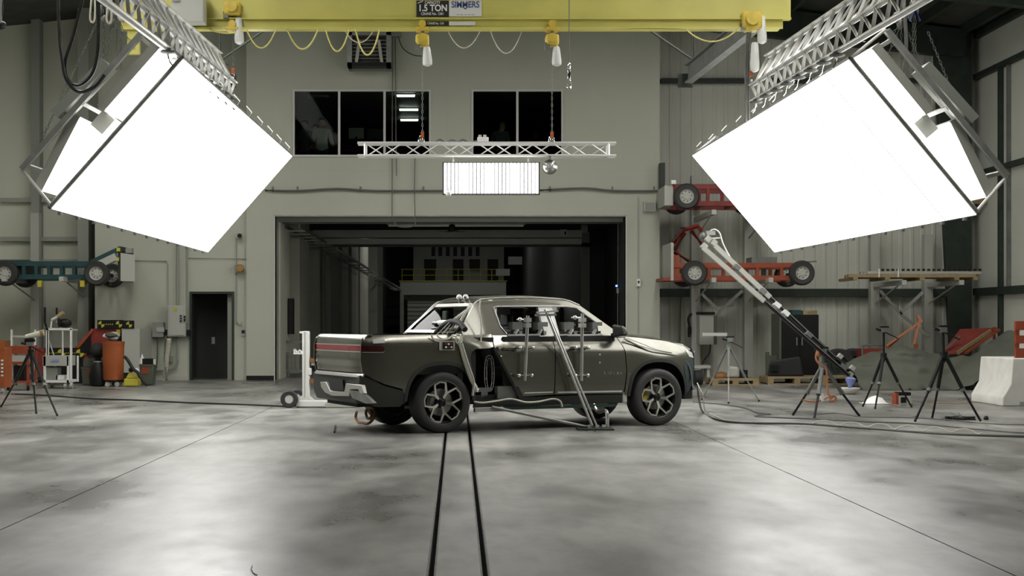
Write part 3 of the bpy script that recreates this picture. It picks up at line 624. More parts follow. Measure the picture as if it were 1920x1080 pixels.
# chain hoists
def hoist(px, py, lab, hook_py, bag, y=DC, s=1.0):
    t = thing('chain_hoist', lab, 'hoist', P(px, py, y), group='chain hoists on the crane beam')
    c = P(px, py, y); T = P(px, 52, y)
    MB().box((c.x, y, T.z-.03), (.2, .24, .05)).build('trolley_plate', 'hoist_yellow', t, bevel=.01)
    for sd in (-.12, .12): MB().cyl((c.x, y+sd, T.z+.04), (c.x, y+sd*.6, T.z+.04), .06, n=12).build('trolley_wheel', 'hoist_yellow', t)
    MB().cyl((c.x, y, T.z-.05), (c.x, y, c.z+.1), .03, n=8).build('suspension_hook', 'grey_steel', t)
    b = MB().box(c, (.26*s, .26, .22*s)).build('motor_body', 'hoist_yellow', t, bevel=.04)
    MB().cyl(c+V((0, -.13, .02)), c+V((0, -.17, .02)), .085*s, n=16).build('end_cap', 'hoist_yellow', b)
    MB().box(c+V((-.1*s, -.05, -.1)), (.08, .12, .1)).build('chain_guide', 'grey_steel', t)
    if hook_py:
        chain(MB(), c+V((0, 0, -.1)), P(px, hook_py-16, y), .011).build('load_chain', 'grey_steel', t)
        MB().box(P(px, hook_py-13, y), (.05, .05, .09)).build('hook_block', 'orange', t)
        MB().tube(smoothpath([P(px, hook_py-9, y), P(px+2, hook_py-5, y), P(px+1.5, hook_py-1, y), P(px-2, hook_py-1, y), P(px-2.5, hook_py-4, y)]), .012, 6).build('hook', 'chrome', t)
    for bp in bag:
        top, bot = P(bp[0], bp[1], y-.05), P(bp[0]+bp[3], bp[2], y-.05)
        MB().lathe([(.045, 0), (.055, .03), (.075, (top-bot).length*.75), (.07, (top-bot).length*.93), (.03, (top-bot).length)], top, bot-top, 14).build('chain_bag', 'translucent_bag', t)
hoist(437, 18, 'yellow chain hoist at the left end of the crane beam', 146, [(447, 34, 83, 2)])
hoist(792, 76, 'yellow chain hoist above the left part of the middle truss', 266, [(800, 88, 124, 2)], s=.8)
hoist(1035, 76, 'yellow chain hoist above the right part of the middle truss', 266, [(1043, 88, 124, 1)], s=.8)
hoist(1408, 40, 'larger yellow chain hoist with two bags at the right end of the crane beam', 152, [(1428, 30, 82, 1), (1415, 80, 135, 0)], s=1.25)
hk = thing('pendant_hook', 'thin chain with shiny shackle hanging right of the middle hoists', 'hook', P(1067, 168, DC-.3))
MB().cyl(V((sx(1067, DC-.3), DC-.3, roofz(2))), P(1067, 118, DC-.3), .008, n=5).build('wire', 'grey_cable', hk)
MB().tube(smoothpath([P(1067, 118, DC-.3), P(1070, 123, DC-.3), P(1067, 130, DC-.3), P(1065, 124, DC-.3), P(1067, 118, DC-.3)]), .01, 6).build('upper_shackle', 'chrome', hk)
MB().box(P(1067, 140, DC-.3), (.05, .05, .14)).build('swivel', 'chrome', hk, bevel=.01); MB().tube(smoothpath([P(1066, 148, DC-.3), P(1071, 155, DC-.3), P(1069, 166, DC-.3), P(1063, 164, DC-.3), P(1063, 157, DC-.3)]), .013, 6).build('hook', 'chrome', hk)
# suspended crane runways with free ends
for sg, la in ((1, 'right'), (-1, 'left')):
    a, b = V((sg*4.57, 28.4, 6.42)), V((sg*4.86, 22.85, 6.42))
    t = thing('crane_runway', 'grey suspended runway beam of the crane on the %s' % la, 'beam', (a.x, a.y, 6.2))
    ibeam(a, b, .16, .34, .03).build('beam', 'grey_steel', t); MB().box(a+V((-.05*sg, .1, -.12)), (.28, .12, .26)).build('end_stop', 'dark_steel', t)
    for k, y in enumerate((27.9, 24.5)):
        x = a.x+(b.x-a.x)*(28.4-y)/5.55; MB().cyl((x, y, 6.6), (x, y, roofz(x)), .022, n=6).build('hanger_rod', 'dark_steel', t)
    MB().cyl((a.x, 27.9, 6.6), (a.x-sg*2.2, 27.9, 8.1), .022, n=6).build('sway_brace', 'dark_steel', t)
# straight truss over the truck
DT = DC; t = thing('truss', 'straight silver box truss hanging level above the truck', 'truss', P(912, 295, DT))
h = cz(269.5)-cz(293); ys = (DT-h/2, DT+h/2); zz = (cz(293), cz(269.5)); tx0, tx1 = cx(671), cx(1154)
for y in ys:
    for z in zz: MB().cyl((tx0, y, z), (tx1, y, z), .021, n=8).build('chord', 'white_metal', t)
xa, xb = tx0+.12, tx1-.12; n = 13
for f, y in enumerate(ys):
    for i in range(n):
        u = xa+(xb-xa)*i/n; v = xa+(xb-xa)*(i+1)/n; z0, z1 = (zz if (i+f) % 2 else zz[::-1]); MB().cyl((u, y, z0), (v, y, z1), .011, n=6).build('diagonal', 'white_metal', t)
for z in zz:
    for i in range(n):
        u = xa+(xb-xa)*i/n; v = xa+(xb-xa)*(i+1)/n; MB().cyl((u, ys[i % 2], z), (v, ys[1-i % 2], z), .009, n=5).build('lacing', 'white_metal', t)
for x in (xa, xb):
    for y in ys: MB().cyl((x, y, zz[0]), (x, y, zz[1]), .02, n=8).build('end_post', 'white_metal', t)
    for z in zz: MB().cyl((x, ys[0], z), (x, ys[1], z), .015, n=6).build('end_bar', 'white_metal', t)
for px, la in ((790, 'left'), (1034, 'right')):
    q = thing('truss_clamp', 'shiny lifting clamp on the middle truss below the %s hoist' % la, 'clamp', P(px, 272, DC)); MB().tube(smoothpath([P(px-3, 271, DC), P(px-4, 262, DC), P(px, 255, DC), P(px+4, 262, DC), P(px+3, 271, DC)]), .016, 6).build('shackle', 'chrome', q)
    MB().bb(cx(px)-.03, cx(px)+.03, ys[0]-.03, ys[1]+.03, zz[1]+.015, zz[1]+.05).build('strap', 'mid_steel', q)
q = thing('power_box', 'small white power box on top of the middle truss', 'power supply', P(905, 267, DC)); MB().bb(cx(895), cx(916), DC-.08, DC+.08, zz[1]+.02, cz(258)).build('case', 'white', q, bevel=.01)
for px in (900, 909): MB().cyl(P(px, 258, DC), P(px, 253, DC), .025, n=8).build('plug', 'lightgrey', q)
cable('loose_cord', [P(x, y, DC-.05) for x, y in ((817, 266), (825, 262), (835, 267), (848, 263), (858, 266), (868, 262), (880, 267), (895, 264))], .016, 'grey_cable', 'grey cord lying along the top of the middle truss')
# LED tube panel
emat('led_tube', (1, .98, .96), LED_POWER); t = thing('tube_lamp_panel', 'blazing white panel of upright light tubes under the middle truss', 'lamp', P(920, 366, DC-.15))
x0, x1, z0, z1 = cx(832), cx(1009), cz(364), cz(308); y = DC-.15
MB().bb(x0-.02, x1+.02, y+.05, y+.1, z0-.02, z1+.02).build('back_frame', 'black', t)
for i in range(26):
    x = x0+(x1-x0)*(i+.5)/26; MB().cyl((x, y, z0), (x, y, z1), .02, n=8).build('light_tube', 'led_tube', t)
for px in (850, 990): MB().cyl((cx(px), y+.07, z1), (cx(px), y+.07, zz[0]), .012, n=6).build('hanger', 'mid_steel', t)
q = thing('glass_globe', 'clear round globe lamp hanging from the middle truss', 'lamp', P(1031, 327, DC-.15)); c = P(1031, 313, DC-.15)
MB().ball(c, .118, 24, 16).build('globe', 'clear_globe', q, smooth=180); MB().cyl(c+V((0, 0, .11)), c+V((0, 0, .17)), .035, n=10).build('holder', 'grey_steel', q); MB().ball(c+V((0, 0, .02)), .03, 10, 8, (1, 1, 1.4)).build('bulb', 'white', q)
q = thing('glass_globe', 'small round bulb at the lower left corner of the tube panel', 'lamp', P(841, 367, DC-.25)); MB().ball(P(841, 363, DC-.25), .045, 16, 10).build('bulb', 'white', q); MB().cyl(P(841, 361, DC-.25), P(841, 352, DC-.14), .015, n=8).build('holder', 'grey_steel', q)
# big tilted soft boxes
def diff_mat(name):
    m = emat(name, (1, .99, .96), SOFTBOX_POWER); nt = m.node_tree; e = [n for n in nt.nodes if n.type == 'EMISSION'][0]
    tc = nt.nodes.new('ShaderNodeTexCoord'); mp = nt.nodes.new('ShaderNodeMapping'); mp.inputs['Scale'].default_value = (.12, 1, .12)
    n = nt.nodes.new('ShaderNodeTexNoise'); n.inputs['Scale'].default_value = 1.3; n.inputs['Detail'].default_value = 2
    mr = nt.nodes.new('ShaderNodeMapRange'); mr.inputs['From Min'].default_value = .3; mr.inputs['From Max'].default_value = .7
    mr.inputs['To Min'].default_value = SOFTBOX_POWER*.75; mr.inputs['To Max'].default_value = SOFTBOX_POWER*1.2
    nt.links.new(tc.outputs['Object'], mp.inputs[0]); nt.links.new(mp.outputs[0], n.inputs['Vector']); nt.links.new(n.outputs['Fac'], mr.inputs[0]); nt.links.new(mr.outputs[0], e.inputs[1])
diff_mat('diffuser_cloth'); emat('panel_light', (1, .99, .97), SOFTBOX_POWER*1.15); mat('seam_cloth', (.55, .55, .53), .8, emit=.75)
DN, DF = 18.2, 29.3
def softbox(la, A, D, A2, D2, sg):
    A, D, A2, D2 = [V(p) for p in (A, D, A2, D2)]
    u = (D-A).normalized(); L = (A2-A).normalized(); nb = u.cross(L).normalized()
    if nb.x*sg < 0: nb = -nb                    # away from the truck, up and outwards
    W = (D-A).length; LEN = (A2-A).length
    t = thing('soft_box', 'huge glowing tilted soft box hanging on the %s above the truck' % la, 'soft box', (D.x, D.y, D.z))
    q = lambda a, b, l: A+u*a+nb*b+L*l
    def face(f0, f1, l0, l1, b): return [A.lerp(D, f0).lerp(A2.lerp(D2, f0), l0)+nb*b, A.lerp(D, f1).lerp(A2.lerp(D2, f1), l0)+nb*b, A.lerp(D, f1).lerp(A2.lerp(D2, f1), l1)+nb*b, A.lerp(D, f0).lerp(A2.lerp(D2, f0), l1)+nb*b]
    seams = [0, .10, .235, .37, .51, .66, .81, 1.0]
    dc = MB()
    a0, a1 = face(0, 1, 0, 1, 0), face(0, 1, 0, 1, .012)
    d = dc.hexa(a0+a1).build('diffuser', 'diffuser_cloth', t)
    for s in seams[1:-1]:
        f = face(0, 1, s-.0016, s+.0016, -.004); g2 = face(0, 1, s-.0016, s+.0016, 0); MB().hexa(f+g2).build('seam', 'seam_cloth', d)
    fr = MB
    for p0, p1 in ((A, D), (A2, D2), (A, A2), (D, D2)): MB().cyl(p0+nb*.04, p1+nb*.04, .03, n=8).build('frame_tube', 'mid_steel', t)
    # back frame, end struts
    bd = .62
    for l in (0, LEN):
        MB().beam(q(.02, bd, l), q(W*.95, bd, l), .08, .07, nb).build('back_rail', 'mid_steel', t)
        for f in (0, .95): MB().cyl(q(W*f+(.1 if f else 0), .05, l), q(W*f, bd, l), .022, n=6).build('end_strut', 'white_metal', t)
    for f in (.06, .5, .92): MB().beam(q(W*f, bd-.02, 0), q(W*f, bd-.02, LEN), .05, .04, nb).build('long_rail', 'mid_steel', t)
    # light panels inside: two rows, four bays
    for k in range(4):
        l0, l1 = LEN*(k+.02)/4, LEN*(k+.94)/4
        if k == 0: l0 = .04
        for (s0, s1, b0, b1) in ((.03*W, .46*W, .34, .34), (.56*W, .97*W, .52, .26)):
            e = u*(s1-s0)+nb*(b1-b0); en = e.cross(L).normalized()
            if en.dot(nb) < 0: en = -en
            p = [A+u*s0+nb*b0+L*l0, A+u*s1+nb*b1+L*l0, A+u*s1+nb*b1+L*l1, A+u*s0+nb*b0+L*l1]
            b = MB().hexa(p+[x+en*.12 for x in p]).build('light_panel', 'lightgrey', t)
            m = e*.02; MB().hexa([p[0]+m-en*.004, p[1]-m-en*.004, p[2]-m-en*.004, p[3]+m-en*.004]+[p[0]+m, p[1]-m, p[2]-m, p[3]+m]).build('glowing_face', 'panel_light', b)
    MB().box(q(W*.51, .3, .35), (.25, .35, .2), Matrix((u, L, nb)).transposed()).build('ballast', 'lightgrey', t)
    MB().beam(q(W*.27, .76, .3), q(W*.64, .80, .3), .45, .13, nb).build('rear_shield', 'grey_box', t)
    for f in (.32, .6): MB().cyl(q(W*f, bd, .15), q(W*f, .76, .15), .015, n=6).build('shield_post', 'mid_steel', t)
    for i in range(13):
        f = (i+.5)/13; c = D.lerp(D2, f); MB().box(c+u*.03, (.05, .05, .04)).build('clip', 'grey_steel', t)
    # hooked arms along the upper edge
    for i in range(9):
        c = A.lerp(A2, .05+.9*i/8); MB().tube([c+nb*.04, c-u*.10+nb*.06, c-u*.12+nb*.2], .009, 5).build('hook_arm', 'white_metal', t)
    return t
softbox('left', P(345, 112, DN), P(98, 392, DN), P(548, 293, DF), P(390, 473, DF), -1)
softbox('right', P(1590, 113, DN), P(1829, 403, DN), P(1298, 292, 29.0), P(1452, 473, 29.0), 1)
# lattice trusses carrying the boxes
def lattice(la, M0, M1, sg):
    M0, M1 = V(M0), V(M1); t = thing('lattice_truss', 'white perforated lattice truss above the %s soft box' % la, 'truss', (M0.x, M0.y, M0.z-.3))
    off = [V((sg*.25, 0, .45)), V((0, 0, 0)), V((sg*.03, 0, -.24)), V((sg*.28, 0, .21))]
    ch = [(M0+o, M1+o) for o in off]
    for i, (a, b) in enumerate(ch):
        MB().beam(a, b, .13 if i != 1 else .10, .016).build('flange', 'white_metal', t); MB().beam(a, b, .016, .07).build('chord', 'white_metal', t)
    n = 16
    for (i, j) in ((0, 1), (1, 2)):
        (a0, a1), (b0, b1) = ch[i], ch[j]
        for k in range(n):
            p, r = a0.lerp(a1, k/n), b0.lerp(b1, (k+.5)/n); s = a0.lerp(a1, (k+1)/n)
            MB().beam(p, r, .045, .012).beam(r, s, .045, .012).build('lacing', 'white_metal', t)
    for k in range(8):
        c = ch[2][0].lerp(ch[2][1], .02+k*.075); e = MB().ball(c+V((0, 0, -.04)), .1, 12, 6, (1, 1, .28)).build('suction_pad', 'grey_steel', t)
        MB().tube([c+V((0, 0, -.06)), c+V((-sg*.02, .02, -.16)), c+V((-sg*.05, .03, -.2))], .012, 5).build('hook', 'chrome', e)
    return t
lattice('left', (-3.41, 22.1, 5.19), (-3.78, 14.8, 5.19), -1)
lattice('right', (4.52, 22.1, 5.15), (4.95, 14.8, 5.15), 1)
# chains and hanging cables of the boxes
def hang(nm, lab, pts, r, m, cat): return cable(nm, pts, r, m, lab, cat, k=6 if len(pts) > 2 else 1)
hang('hanging_cable', 'thick black cable loop hanging at the top left, outer loop', [P(x, y, 17.5) for x, y in ((109, -20), (111, 60), (117, 115), (125, 150), (148, 172), (178, 162), (196, 140))], .022, 'black_cable', 'cable')
hang('hanging_cable', 'thick black cable loop hanging at the top left, inner loop', [P(x, y, 17.6) for x, y in ((157, -10), (138, 65), (122, 118), (128, 150), (150, 159), (173, 138), (183, 100), (185, 50), (185, -10))], .022, 'black_cable', 'cable')
for i, (a, b, la) in enumerate((((190, 25), (75, 268), 'long slanting chain from the top down to the left soft box corner'), ((195, 30), (194, 128), 'upright chain left of the pair above the left soft box'), ((207, 50), (199, 126), 'slightly slanting chain above the left soft box shield'),
      ((219, 55), (219, 130), 'upright chain in the middle above the left soft box'), ((227, 52), (227, 130), 'rightmost upright chain above the left soft box'), ((210, 20), (252, 92), 'chain slanting right towards the left soft box top'))):
    o = chain(MB(), P(*a, 18.9), P(*b, 18.9), .013, .05).build('rigging_chain', 'grey_steel'); tag(o, la, 'chain')
o = thing('rigging_cluster', 'cluster of dark hooks and straps at the top left rigging point', 'rigging', P(205, 60, 18.9))
for (x, y) in ((189, 20), (198, 8), (206, 28), (212, 45), (196, 38)): MB().ball(P(x, y, 18.9), .045, 8, 6, (1, 1, 1.6)).build('shackle', 'grey_steel', o)
for (x, a, b) in ((172, -5, 42), (203, -5, 44), (225, 10, 38)): MB().tube(smoothpath([P(x, a, 18.8), P(x-3, b-8, 18.8), P(x+2, b, 18.8), P(x+6, b-10, 18.8), P(x+6, a, 18.8)]), .014, 5).build('strap_loop', 'cream_cable', o)
o = chain(MB(), P(205, -20, 18.9), P(205, 20, 18.9), .02, .07).build('top_chain', 'grey_steel', o)
for i, (a, b, la) in enumerate((((1688, 45), (1650, 92), 'short slanting chain left of the right rigging point'), ((1688, 50), (1668, 95), 'second short chain left of the right rigging point'), ((1690, 40), (1690, 130), 'upright chain under the right rigging point'), ((1712, 30), (1712, 132), 'left of two close upright chains behind the right soft box'),
      ((1716, 30), (1716, 134), 'right of two close upright chains behind the right soft box'), ((1740, 60), (1808, 228), 'long slanting chain from the roof to the right soft box corner'), ((1702, 60), (1740, 146), 'slanting chain behind the right soft box'))):
    o = chain(MB(), P(*a, 18.9), P(*b, 18.9), .013, .05).build('rigging_chain', 'grey_steel'); tag(o, la, 'chain')
o = thing('rigging_cluster', 'cluster of shiny hooks and blue straps at the right rigging point', 'rigging', P(1705, 40, 18.9))
for (x, y) in ((1680, 33), (1688, 45), (1712, 10), (1716, 20), (1708, 28)): MB().ball(P(x, y, 18.9), .05, 8, 6, (1, 1, 1.5)).build('shackle', 'grey_steel', o)
for (x, a, b) in ((1708, 15, 40), (1724, 15, 40)): MB().tube([P(1715, a, 18.8), P(x, b, 18.8)], .02, 5).build('strap', 'lettering_blue', o)
MB().cyl(P(1715, -20, 18.9), P(1715, 10, 18.9), .015, n=5).build('top_chain', 'grey_steel', o); MB().cyl(P(1683, -20, 18.9), P(1683, 35, 18.9), .015, n=5).build('top_chain', 'grey_steel', o)
hang('hanging_cable', 'thick dark cable hanging down behind the right soft box', [P(x, y, 18.8) for x, y in ((1693, -20), (1698, 50), (1699, 95), (1695, 125), (1690, 140))], .025, 'grey_cable', 'cable')
hang('hanging_cable', 'dark upright cable in front of the right lattice truss', [P(1620, -20, 17.9), P(1620, 78, 17.9)], .022, 'black_cable', 'cable')
hang('hanging_cable', 'dark cable pair dropping from the right hoist behind its bags, left', [P(1403, 44, DC), P(1399, 105, DC+.2), P(1398, 230, DC+.2)], .02, 'grey_cable', 'cable')
hang('hanging_cable', 'dark cable pair dropping from the right hoist behind its bags, right', [P(1408, 44, DC), P(1404, 105, DC+.2), P(1404, 225, DC+.2)], .014, 'grey_cable', 'cable')
o = thing('wall_camera', 'dark lamp head at the top left edge of the picture', 'lamp', P(0, 50, 20)); MB().ball(P(0, 47, 20), .09, 12, 8, (1, 1, .7)).build('head', 'black', o); MB().cyl(P(0, 40, 20), P(2, -30, 20), .03, n=8).build('arm', 'grey_steel', o); MB().tube(smoothpath([P(3, 0, 20), P(6, 15, 20), P(3, 30, 20)]), .012, 5).build('cord', 'black_cable', o)
# ================================================================ THE TRUCK (local frame: x forward from rear axle, y left, z up)
TH = math.radians(24.7)
_d = F*EYE/(811-VY); _c = V(((824-VX)*_d/F, _d, 0)); _l = V((-math.sin(TH), math.cos(TH), 0)); _h = V((math.cos(TH), math.sin(TH), 0))
TO = _c+_l*.87
truck = thing('pickup_truck', 'dark grey-brown crash-test pickup truck wired with cameras and cables', 'pickup truck', TO, TH)
def TL(px, py, y):                  # photo pixel -> truck-local point on the plane y (local)
    r = V(((px-VX)/F, 1, (VY-py)/F)); t = (y+TO.dot(_l))/r.dot(_l); p = V((0, 0, EYE))+r*t-TO
    return V((p.dot(_h), p.dot(_l), p.z))
def TX(px, py, x):                  # photo pixel -> truck-local point on the plane x
    r = V(((px-VX)/F, 1, (VY-py)/F)); t = (x+TO.dot(_h))/r.dot(_h); p = V((0, 0, EYE))+r*t-TO
    return V((p.dot(_h), p.dot(_l), p.z))
def TW(p): return TO+_h*p[0]+_l*p[1]+V((0, 0, p[2]))   # truck-local -> world
sst = lambda a, b, x: (lambda t: t*t*(3-2*t))(min(1, max(0, (x-a)/(b-a))))
def fw(x, z):                       # half width of the body side
    zs = 1.255+(1.135-1.255)*sst(.25, .75, x)+(1.02-1.135)*sst(2.9, 3.6, x)
    y = .995-(.05*((.72-z)/.35)**2 if z < .72 else 0)
    k = (z-zs)/.02; sp = .02*(k if k > 20 else math.log1p(math.exp(k)))
    y -= .75*min(sp, 1.32-zs if zs < 1.25 else .2)
    if z > 1.32: y -= (z-1.32)*.40
    if x > 3.3: y *= 1-.17*((x-3.3)/.9)**2.4
    if x < -.75: y *= 1-.045*((-.75-x)/.45)**2
    return y
def inside(p, poly):
    c = False; n = len(poly)
    for i in range(n):
        (x0, y0), (x1, y1) = poly[i], poly[i-1]
        if (y0 > p[1]) != (y1 > p[1]) and p[0] < (x1-x0)*(p[1]-y0)/(y1-y0)+x0: c = not c
    return c
def opath(poly, st):
    o = []
    for a, b in zip(poly[:-1], poly[1:]):
        n = max(1, int((V(b)-V(a)).length/st)); o += [tuple(V(a).lerp(V(b), k/n)) for k in range(n)]
    return o+[poly[-1]]
def dens(poly, st):
    o = []
    for i in range(len(poly)):
        a, b = V(poly[i]).to_2d() if len(poly[i]) > 2 else V(poly[i]), V(poly[(i+1) % len(poly)]); n = max(1, int((b-a).length/st)); o += [tuple(a.lerp(b, k/n)) for k in range(n)]
    return o
def sheet(polys, st, fn, th):
    """flat outline(s) (outer, holes...) -> curved solid sheet; fn(a, b) -> point, th = offset vector function"""
    vs, ed = [], []; polys = [dens(p, st) for p in polys]
    for p in polys:
        b = len(vs); vs += [V(q) for q in p]; ed += [(b+i, b+(i+1) % len(p)) for i in range(len(p))]
    xs = [v.x for v in vs]; ys = [v.y for v in vs]; bnd = list(vs)
    i = min(xs)+st/2
    while i < max(xs):
        j = min(ys)+st/2
        while j < max(ys):
            if inside((i, j), polys[0]) and not any(inside((i, j), h) for h in polys[1:]) and min((v.x-i)**2+(v.y-j)**2 for v in bnd) > (st*.45)**2: vs.append(V((i, j)))
            j += st
        i += st
    R = delaunay_2d_cdt(vs, ed, [], 0, 1e-5); pv, pf = R[0], R[2]; tri = []
    for f in pf:
        c = sum((pv[k] for k in f), V((0, 0)))/len(f)
        if inside(c, polys[0]) and not any(inside(c, h) for h in polys[1:]): tri.append(tuple(f))
    A = [V(fn(p.x, p.y)) for p in pv]; n = len(A); B = [a+V(th(p.x, p.y)) for a, p in zip(A, pv)]
    cnt = {}
    for f in tri:
        for k in range(len(f)):
            e = (f[k], f[(k+1) % len(f)]); cnt.setdefault(tuple(sorted(e)), []).append(e)
    fs = tri+[tuple(i+n for i in f)[::-1] for f in tri]
    fs += [(e[0][1], e[0][0], e[0][0]+n, e[0][1]+n) for e in cnt.values() if len(e) == 1]
    mb = MB(True); mb.add(A+B, fs)
    return mb
def side_panel(name, polys, m, parent, off=0, thk=.025, st=.07, sides=(-1, 1), label=None):
    for s in sides:
        o = sheet(polys, st, lambda x, z: (x, s*(fw(x, z)+off), z), lambda x, z: (0, -s*thk, 0)).build(name, m, parent, smooth=30)
        if label: o['label'] = label
    return o
def arch(cx, ar, af, b=.53, ex=2.5, g=0, z0=.44, n=22):
    o = []
    for i in range(n+1):
        t = math.pi*i/n; c, s = math.cos(t), math.sin(t); a = af if c > 0 else ar
        o.append((cx+(a+g)*math.copysign(abs(c)**(2/ex), c), max(z0, .40+(b+g)*abs(s)**(2/ex))))
    return o                        # from front foot over the top to the rear foot
AR, AF = arch(0, .52, .45), arch(3.45, .47, .52)
def TS(pts):
    o = []
    for px, py in pts:
        y = -.9
        for _ in range(8): p = TL(px, py, y); y = -fw(p.x, p.z)
        o.append((p.x, p.z))
    return o
BED = [(-1.16, .835), (-1.185, 1.0), (-1.18, 1.2), (-1.16, 1.29), (-1.10, 1.335), (.25, 1.345), (.80, 1.345), (.775, 1.17), (.70, 1.15), (.50, 1.145), (.43, 1.10), (.41, 1.02), (.45, .75), (.49, .44)]+AR+[(-.60, .615), (-.85, .68), (-1.0, .745)]
side_panel('bed_side', [BED], 'truck_paint', truck)
side_panel('rear_door', [[(.812, 1.328), (.79, 1.165), (1.185, .47), (1.722, .492), (1.735, 1.322)]], 'truck_paint', truck)
side_panel('front_door', [[(1.735, .492), (2.865, .482), (2.905, .80), (2.875, 1.10), (2.80, 1.305), (1.748, 1.322)]], 'truck_paint', truck)
FEN = [(2.885, .47)]+[(2.96, .47)]+AF[::-1]+[(3.98, .47), (4.07, .47), (4.14, .62), (4.165, .85), (4.165, 1.02), (4.12, 1.115), (4.0, 1.185), (3.6, 1.245), (3.2, 1.285), (2.86, 1.312), (2.812, 1.305), (2.888, 1.10), (2.918, .80)]
side_panel('front_fender', [FEN], 'truck_paint', truck)
side_panel('rocker_panel', [[(.49, .33), (2.93, .345), (2.95, .462), (2.87, .472), (1.19, .462), (.49, .43)]], 'truck_plastic', truck, off=-.01)
side_panel('sill_strip', [[(1.78, .508), (2.84, .503), (2.84, .526), (1.78, .531)]], 'white_metal', truck, off=.004, thk=.02)
side_panel('sill_strip', [[(1.25, .512), (1.70, .517), (1.70, .533), (1.25, .528)]], 'white_metal', truck, off=.004, thk=.02)
for AA, c, ar, af in ((AR, 0, .52, .45), (AF, 3.45, .47, .52)):
    side_panel('arch_trim', [arch(c, ar, af, g=.045)+AA[::-1]], 'truck_plastic', truck, off=.008, thk=.03, st=.06)
side_panel('bumper_side', [[(-1.20, .80), (-1.0, .722), (-.85, .655), (-.60, .59), (-.545, .55), (-.53, .44), (-.62, .37), (-.95, .375), (-1.14, .47)]], 'truck_plastic', truck, off=-.005)
GH = TS([(856, 630), (872, 602), (889, 569), (894, 564), (903, 561), (940, 558.5), (1000, 558), (1045, 561), (1066, 563.5), (1086, 572)])+[(2.93, 1.305), (2.82, 1.32)]
WH = TS([(925, 576), (934, 574.5), (1018, 574), (1062, 574.5), (1080, 577), (1120, 606), (1123, 631), (960, 632.5), (950, 626), (938, 612)])
side_panel('cab_side_frame', [GH, WH], 'truck_paint', truck, thk=.04, st=.06)
for s in (-1, 1):
    pts = [V((x, s*(fw(x, z)+.004), z)) for x, z in opath(WH[8:]+WH[:6], .08)]
    MB(True).tube(pts, .011, 6).build('window_trim', 'white_metal', truck)
    pts = [V((x, s*(fw(x, z)+.006), z)) for x, z in opath(GH[1:10], .08)]
    MB(True).tube(pts, .008, 5).build('roof_trim', 'white_metal', truck)
# white-taped centre pillar
side_panel('centre_pillar', [TS([(1008, 572), (1034, 572), (1052, 633), (1024, 633)])], 'white', truck, off=-.005, thk=.06, label='white-taped centre pillar')
def ztop(x):
    for (a, za), (b, zb) in zip(GH[:-1], GH[1:]):
        if a <= x <= b: return za+(zb-za)*(x-a)/(b-a)
    return 1.3
def roofp(u, v):
    x = GH[2][0]+(GH[9][0]-.02-GH[2][0])*u; yy = (2*v-1); w_ = fw(x, ztop(x))-.01; return V((x, yy*w_, ztop(x)+.03*(1-yy**4)))
MB(True).grid(roofp, 20, 14).build('roof', 'truck_paint', truck, solid=.02)
def ws(u, v):
    x = GH[9][0]-.02+(2.88-GH[9][0])*u; z = GH[9][1]-(GH[9][1]-1.33)*u; yy = 2*v-1; w_ = fw(x, z)-.03; return V((x+.10*(1-yy*yy)*(u), yy*w_, z+.03*(1-yy**4)*(1-u)))
MB(True).grid(ws, 8, 10).build('windshield', 'truck_glass', truck)
def rw(u, v):
    x = GH[2][0]-(GH[2][0]-GH[0][0]-.02)*u; z = GH[2][1]-.02-(GH[2][1]-.02-1.38)*u; yy = 2*v-1; return V((x-.02*(1-yy*yy), yy*(fw(x, z)-.10), z))
MB(True).grid(rw, 5, 8).build('rear_window', 'truck_glass', truck)
for v0, v1, u0, u1 in ((-.02, 1.02, -.06, .06), (-.02, 1.02, .96, 1.06), (-.05, .03, -.05, 1.05), (.97, 1.05, -.05, 1.05)):
    MB(True).grid(lambda u, v: rw(u0+(u1-u0)*u, v0+(v1-v0)*v)+V((-.01, 0, 0)), 3, 8).build('rear_window_frame', 'truck_silver' if u1 < .2 else 'truck_paint', truck, solid=.02)
def hood(u, v):
    x = 2.80+(4.15-2.80)*u; yy = 2*v-1
    ze = 1.312-.06*max(0, (x-2.86)/.74)-(.06*max(0, (x-3.6)/.4))-(.10*max(0, (x-4.0)/.15)**2 if x > 4 else 0)
    return V((x+.12*u**4*(1-yy*yy), yy*(fw(x, ze)-.002), ze+.055*(1-yy**4)*(1-.5*u**3)))
MB(True).grid(hood, 20, 16).build('hood', 'truck_paint', truck, solid=.02)
def nose(u, v):
    z = 1.12-(1.12-.50)*u; yy = 2*v-1; w_ = fw(4.15, min(z, 1.0)); return V((4.16+.13*(1-yy**4)-.04*(u-.4)**2, yy*w_, z))
MB(True).grid(nose, 8, 14).build('front_fascia', 'front_blue_reflection', truck, solid=.02)
MB(True).grid(lambda u, v: nose(.06+.1*u, v)+V((.012, 0, 0)), 2, 14).build('light_bar', 'headlamp', truck, solid=.02)
side_panel('headlamp', [[(4.02, 1.10), (4.155, 1.06), (4.155, .98), (4.06, 1.0)]], 'headlamp', truck, off=.006)
side_panel('bumper_cover', [[(3.985, .49), (4.07, .49), (4.135, .63), (4.155, .86), (4.15, .95), (4.02, .97), (3.93, .86), (3.985, .70)]], 'front_blue_reflection', truck, off=.006, thk=.02, label='front bumper corner with painted bluish reflection')
MB(True).bb(4.06, 4.24, -.72, .72, .36, .52).build('front_skid_plate', 'truck_plastic', truck, bevel=.03)
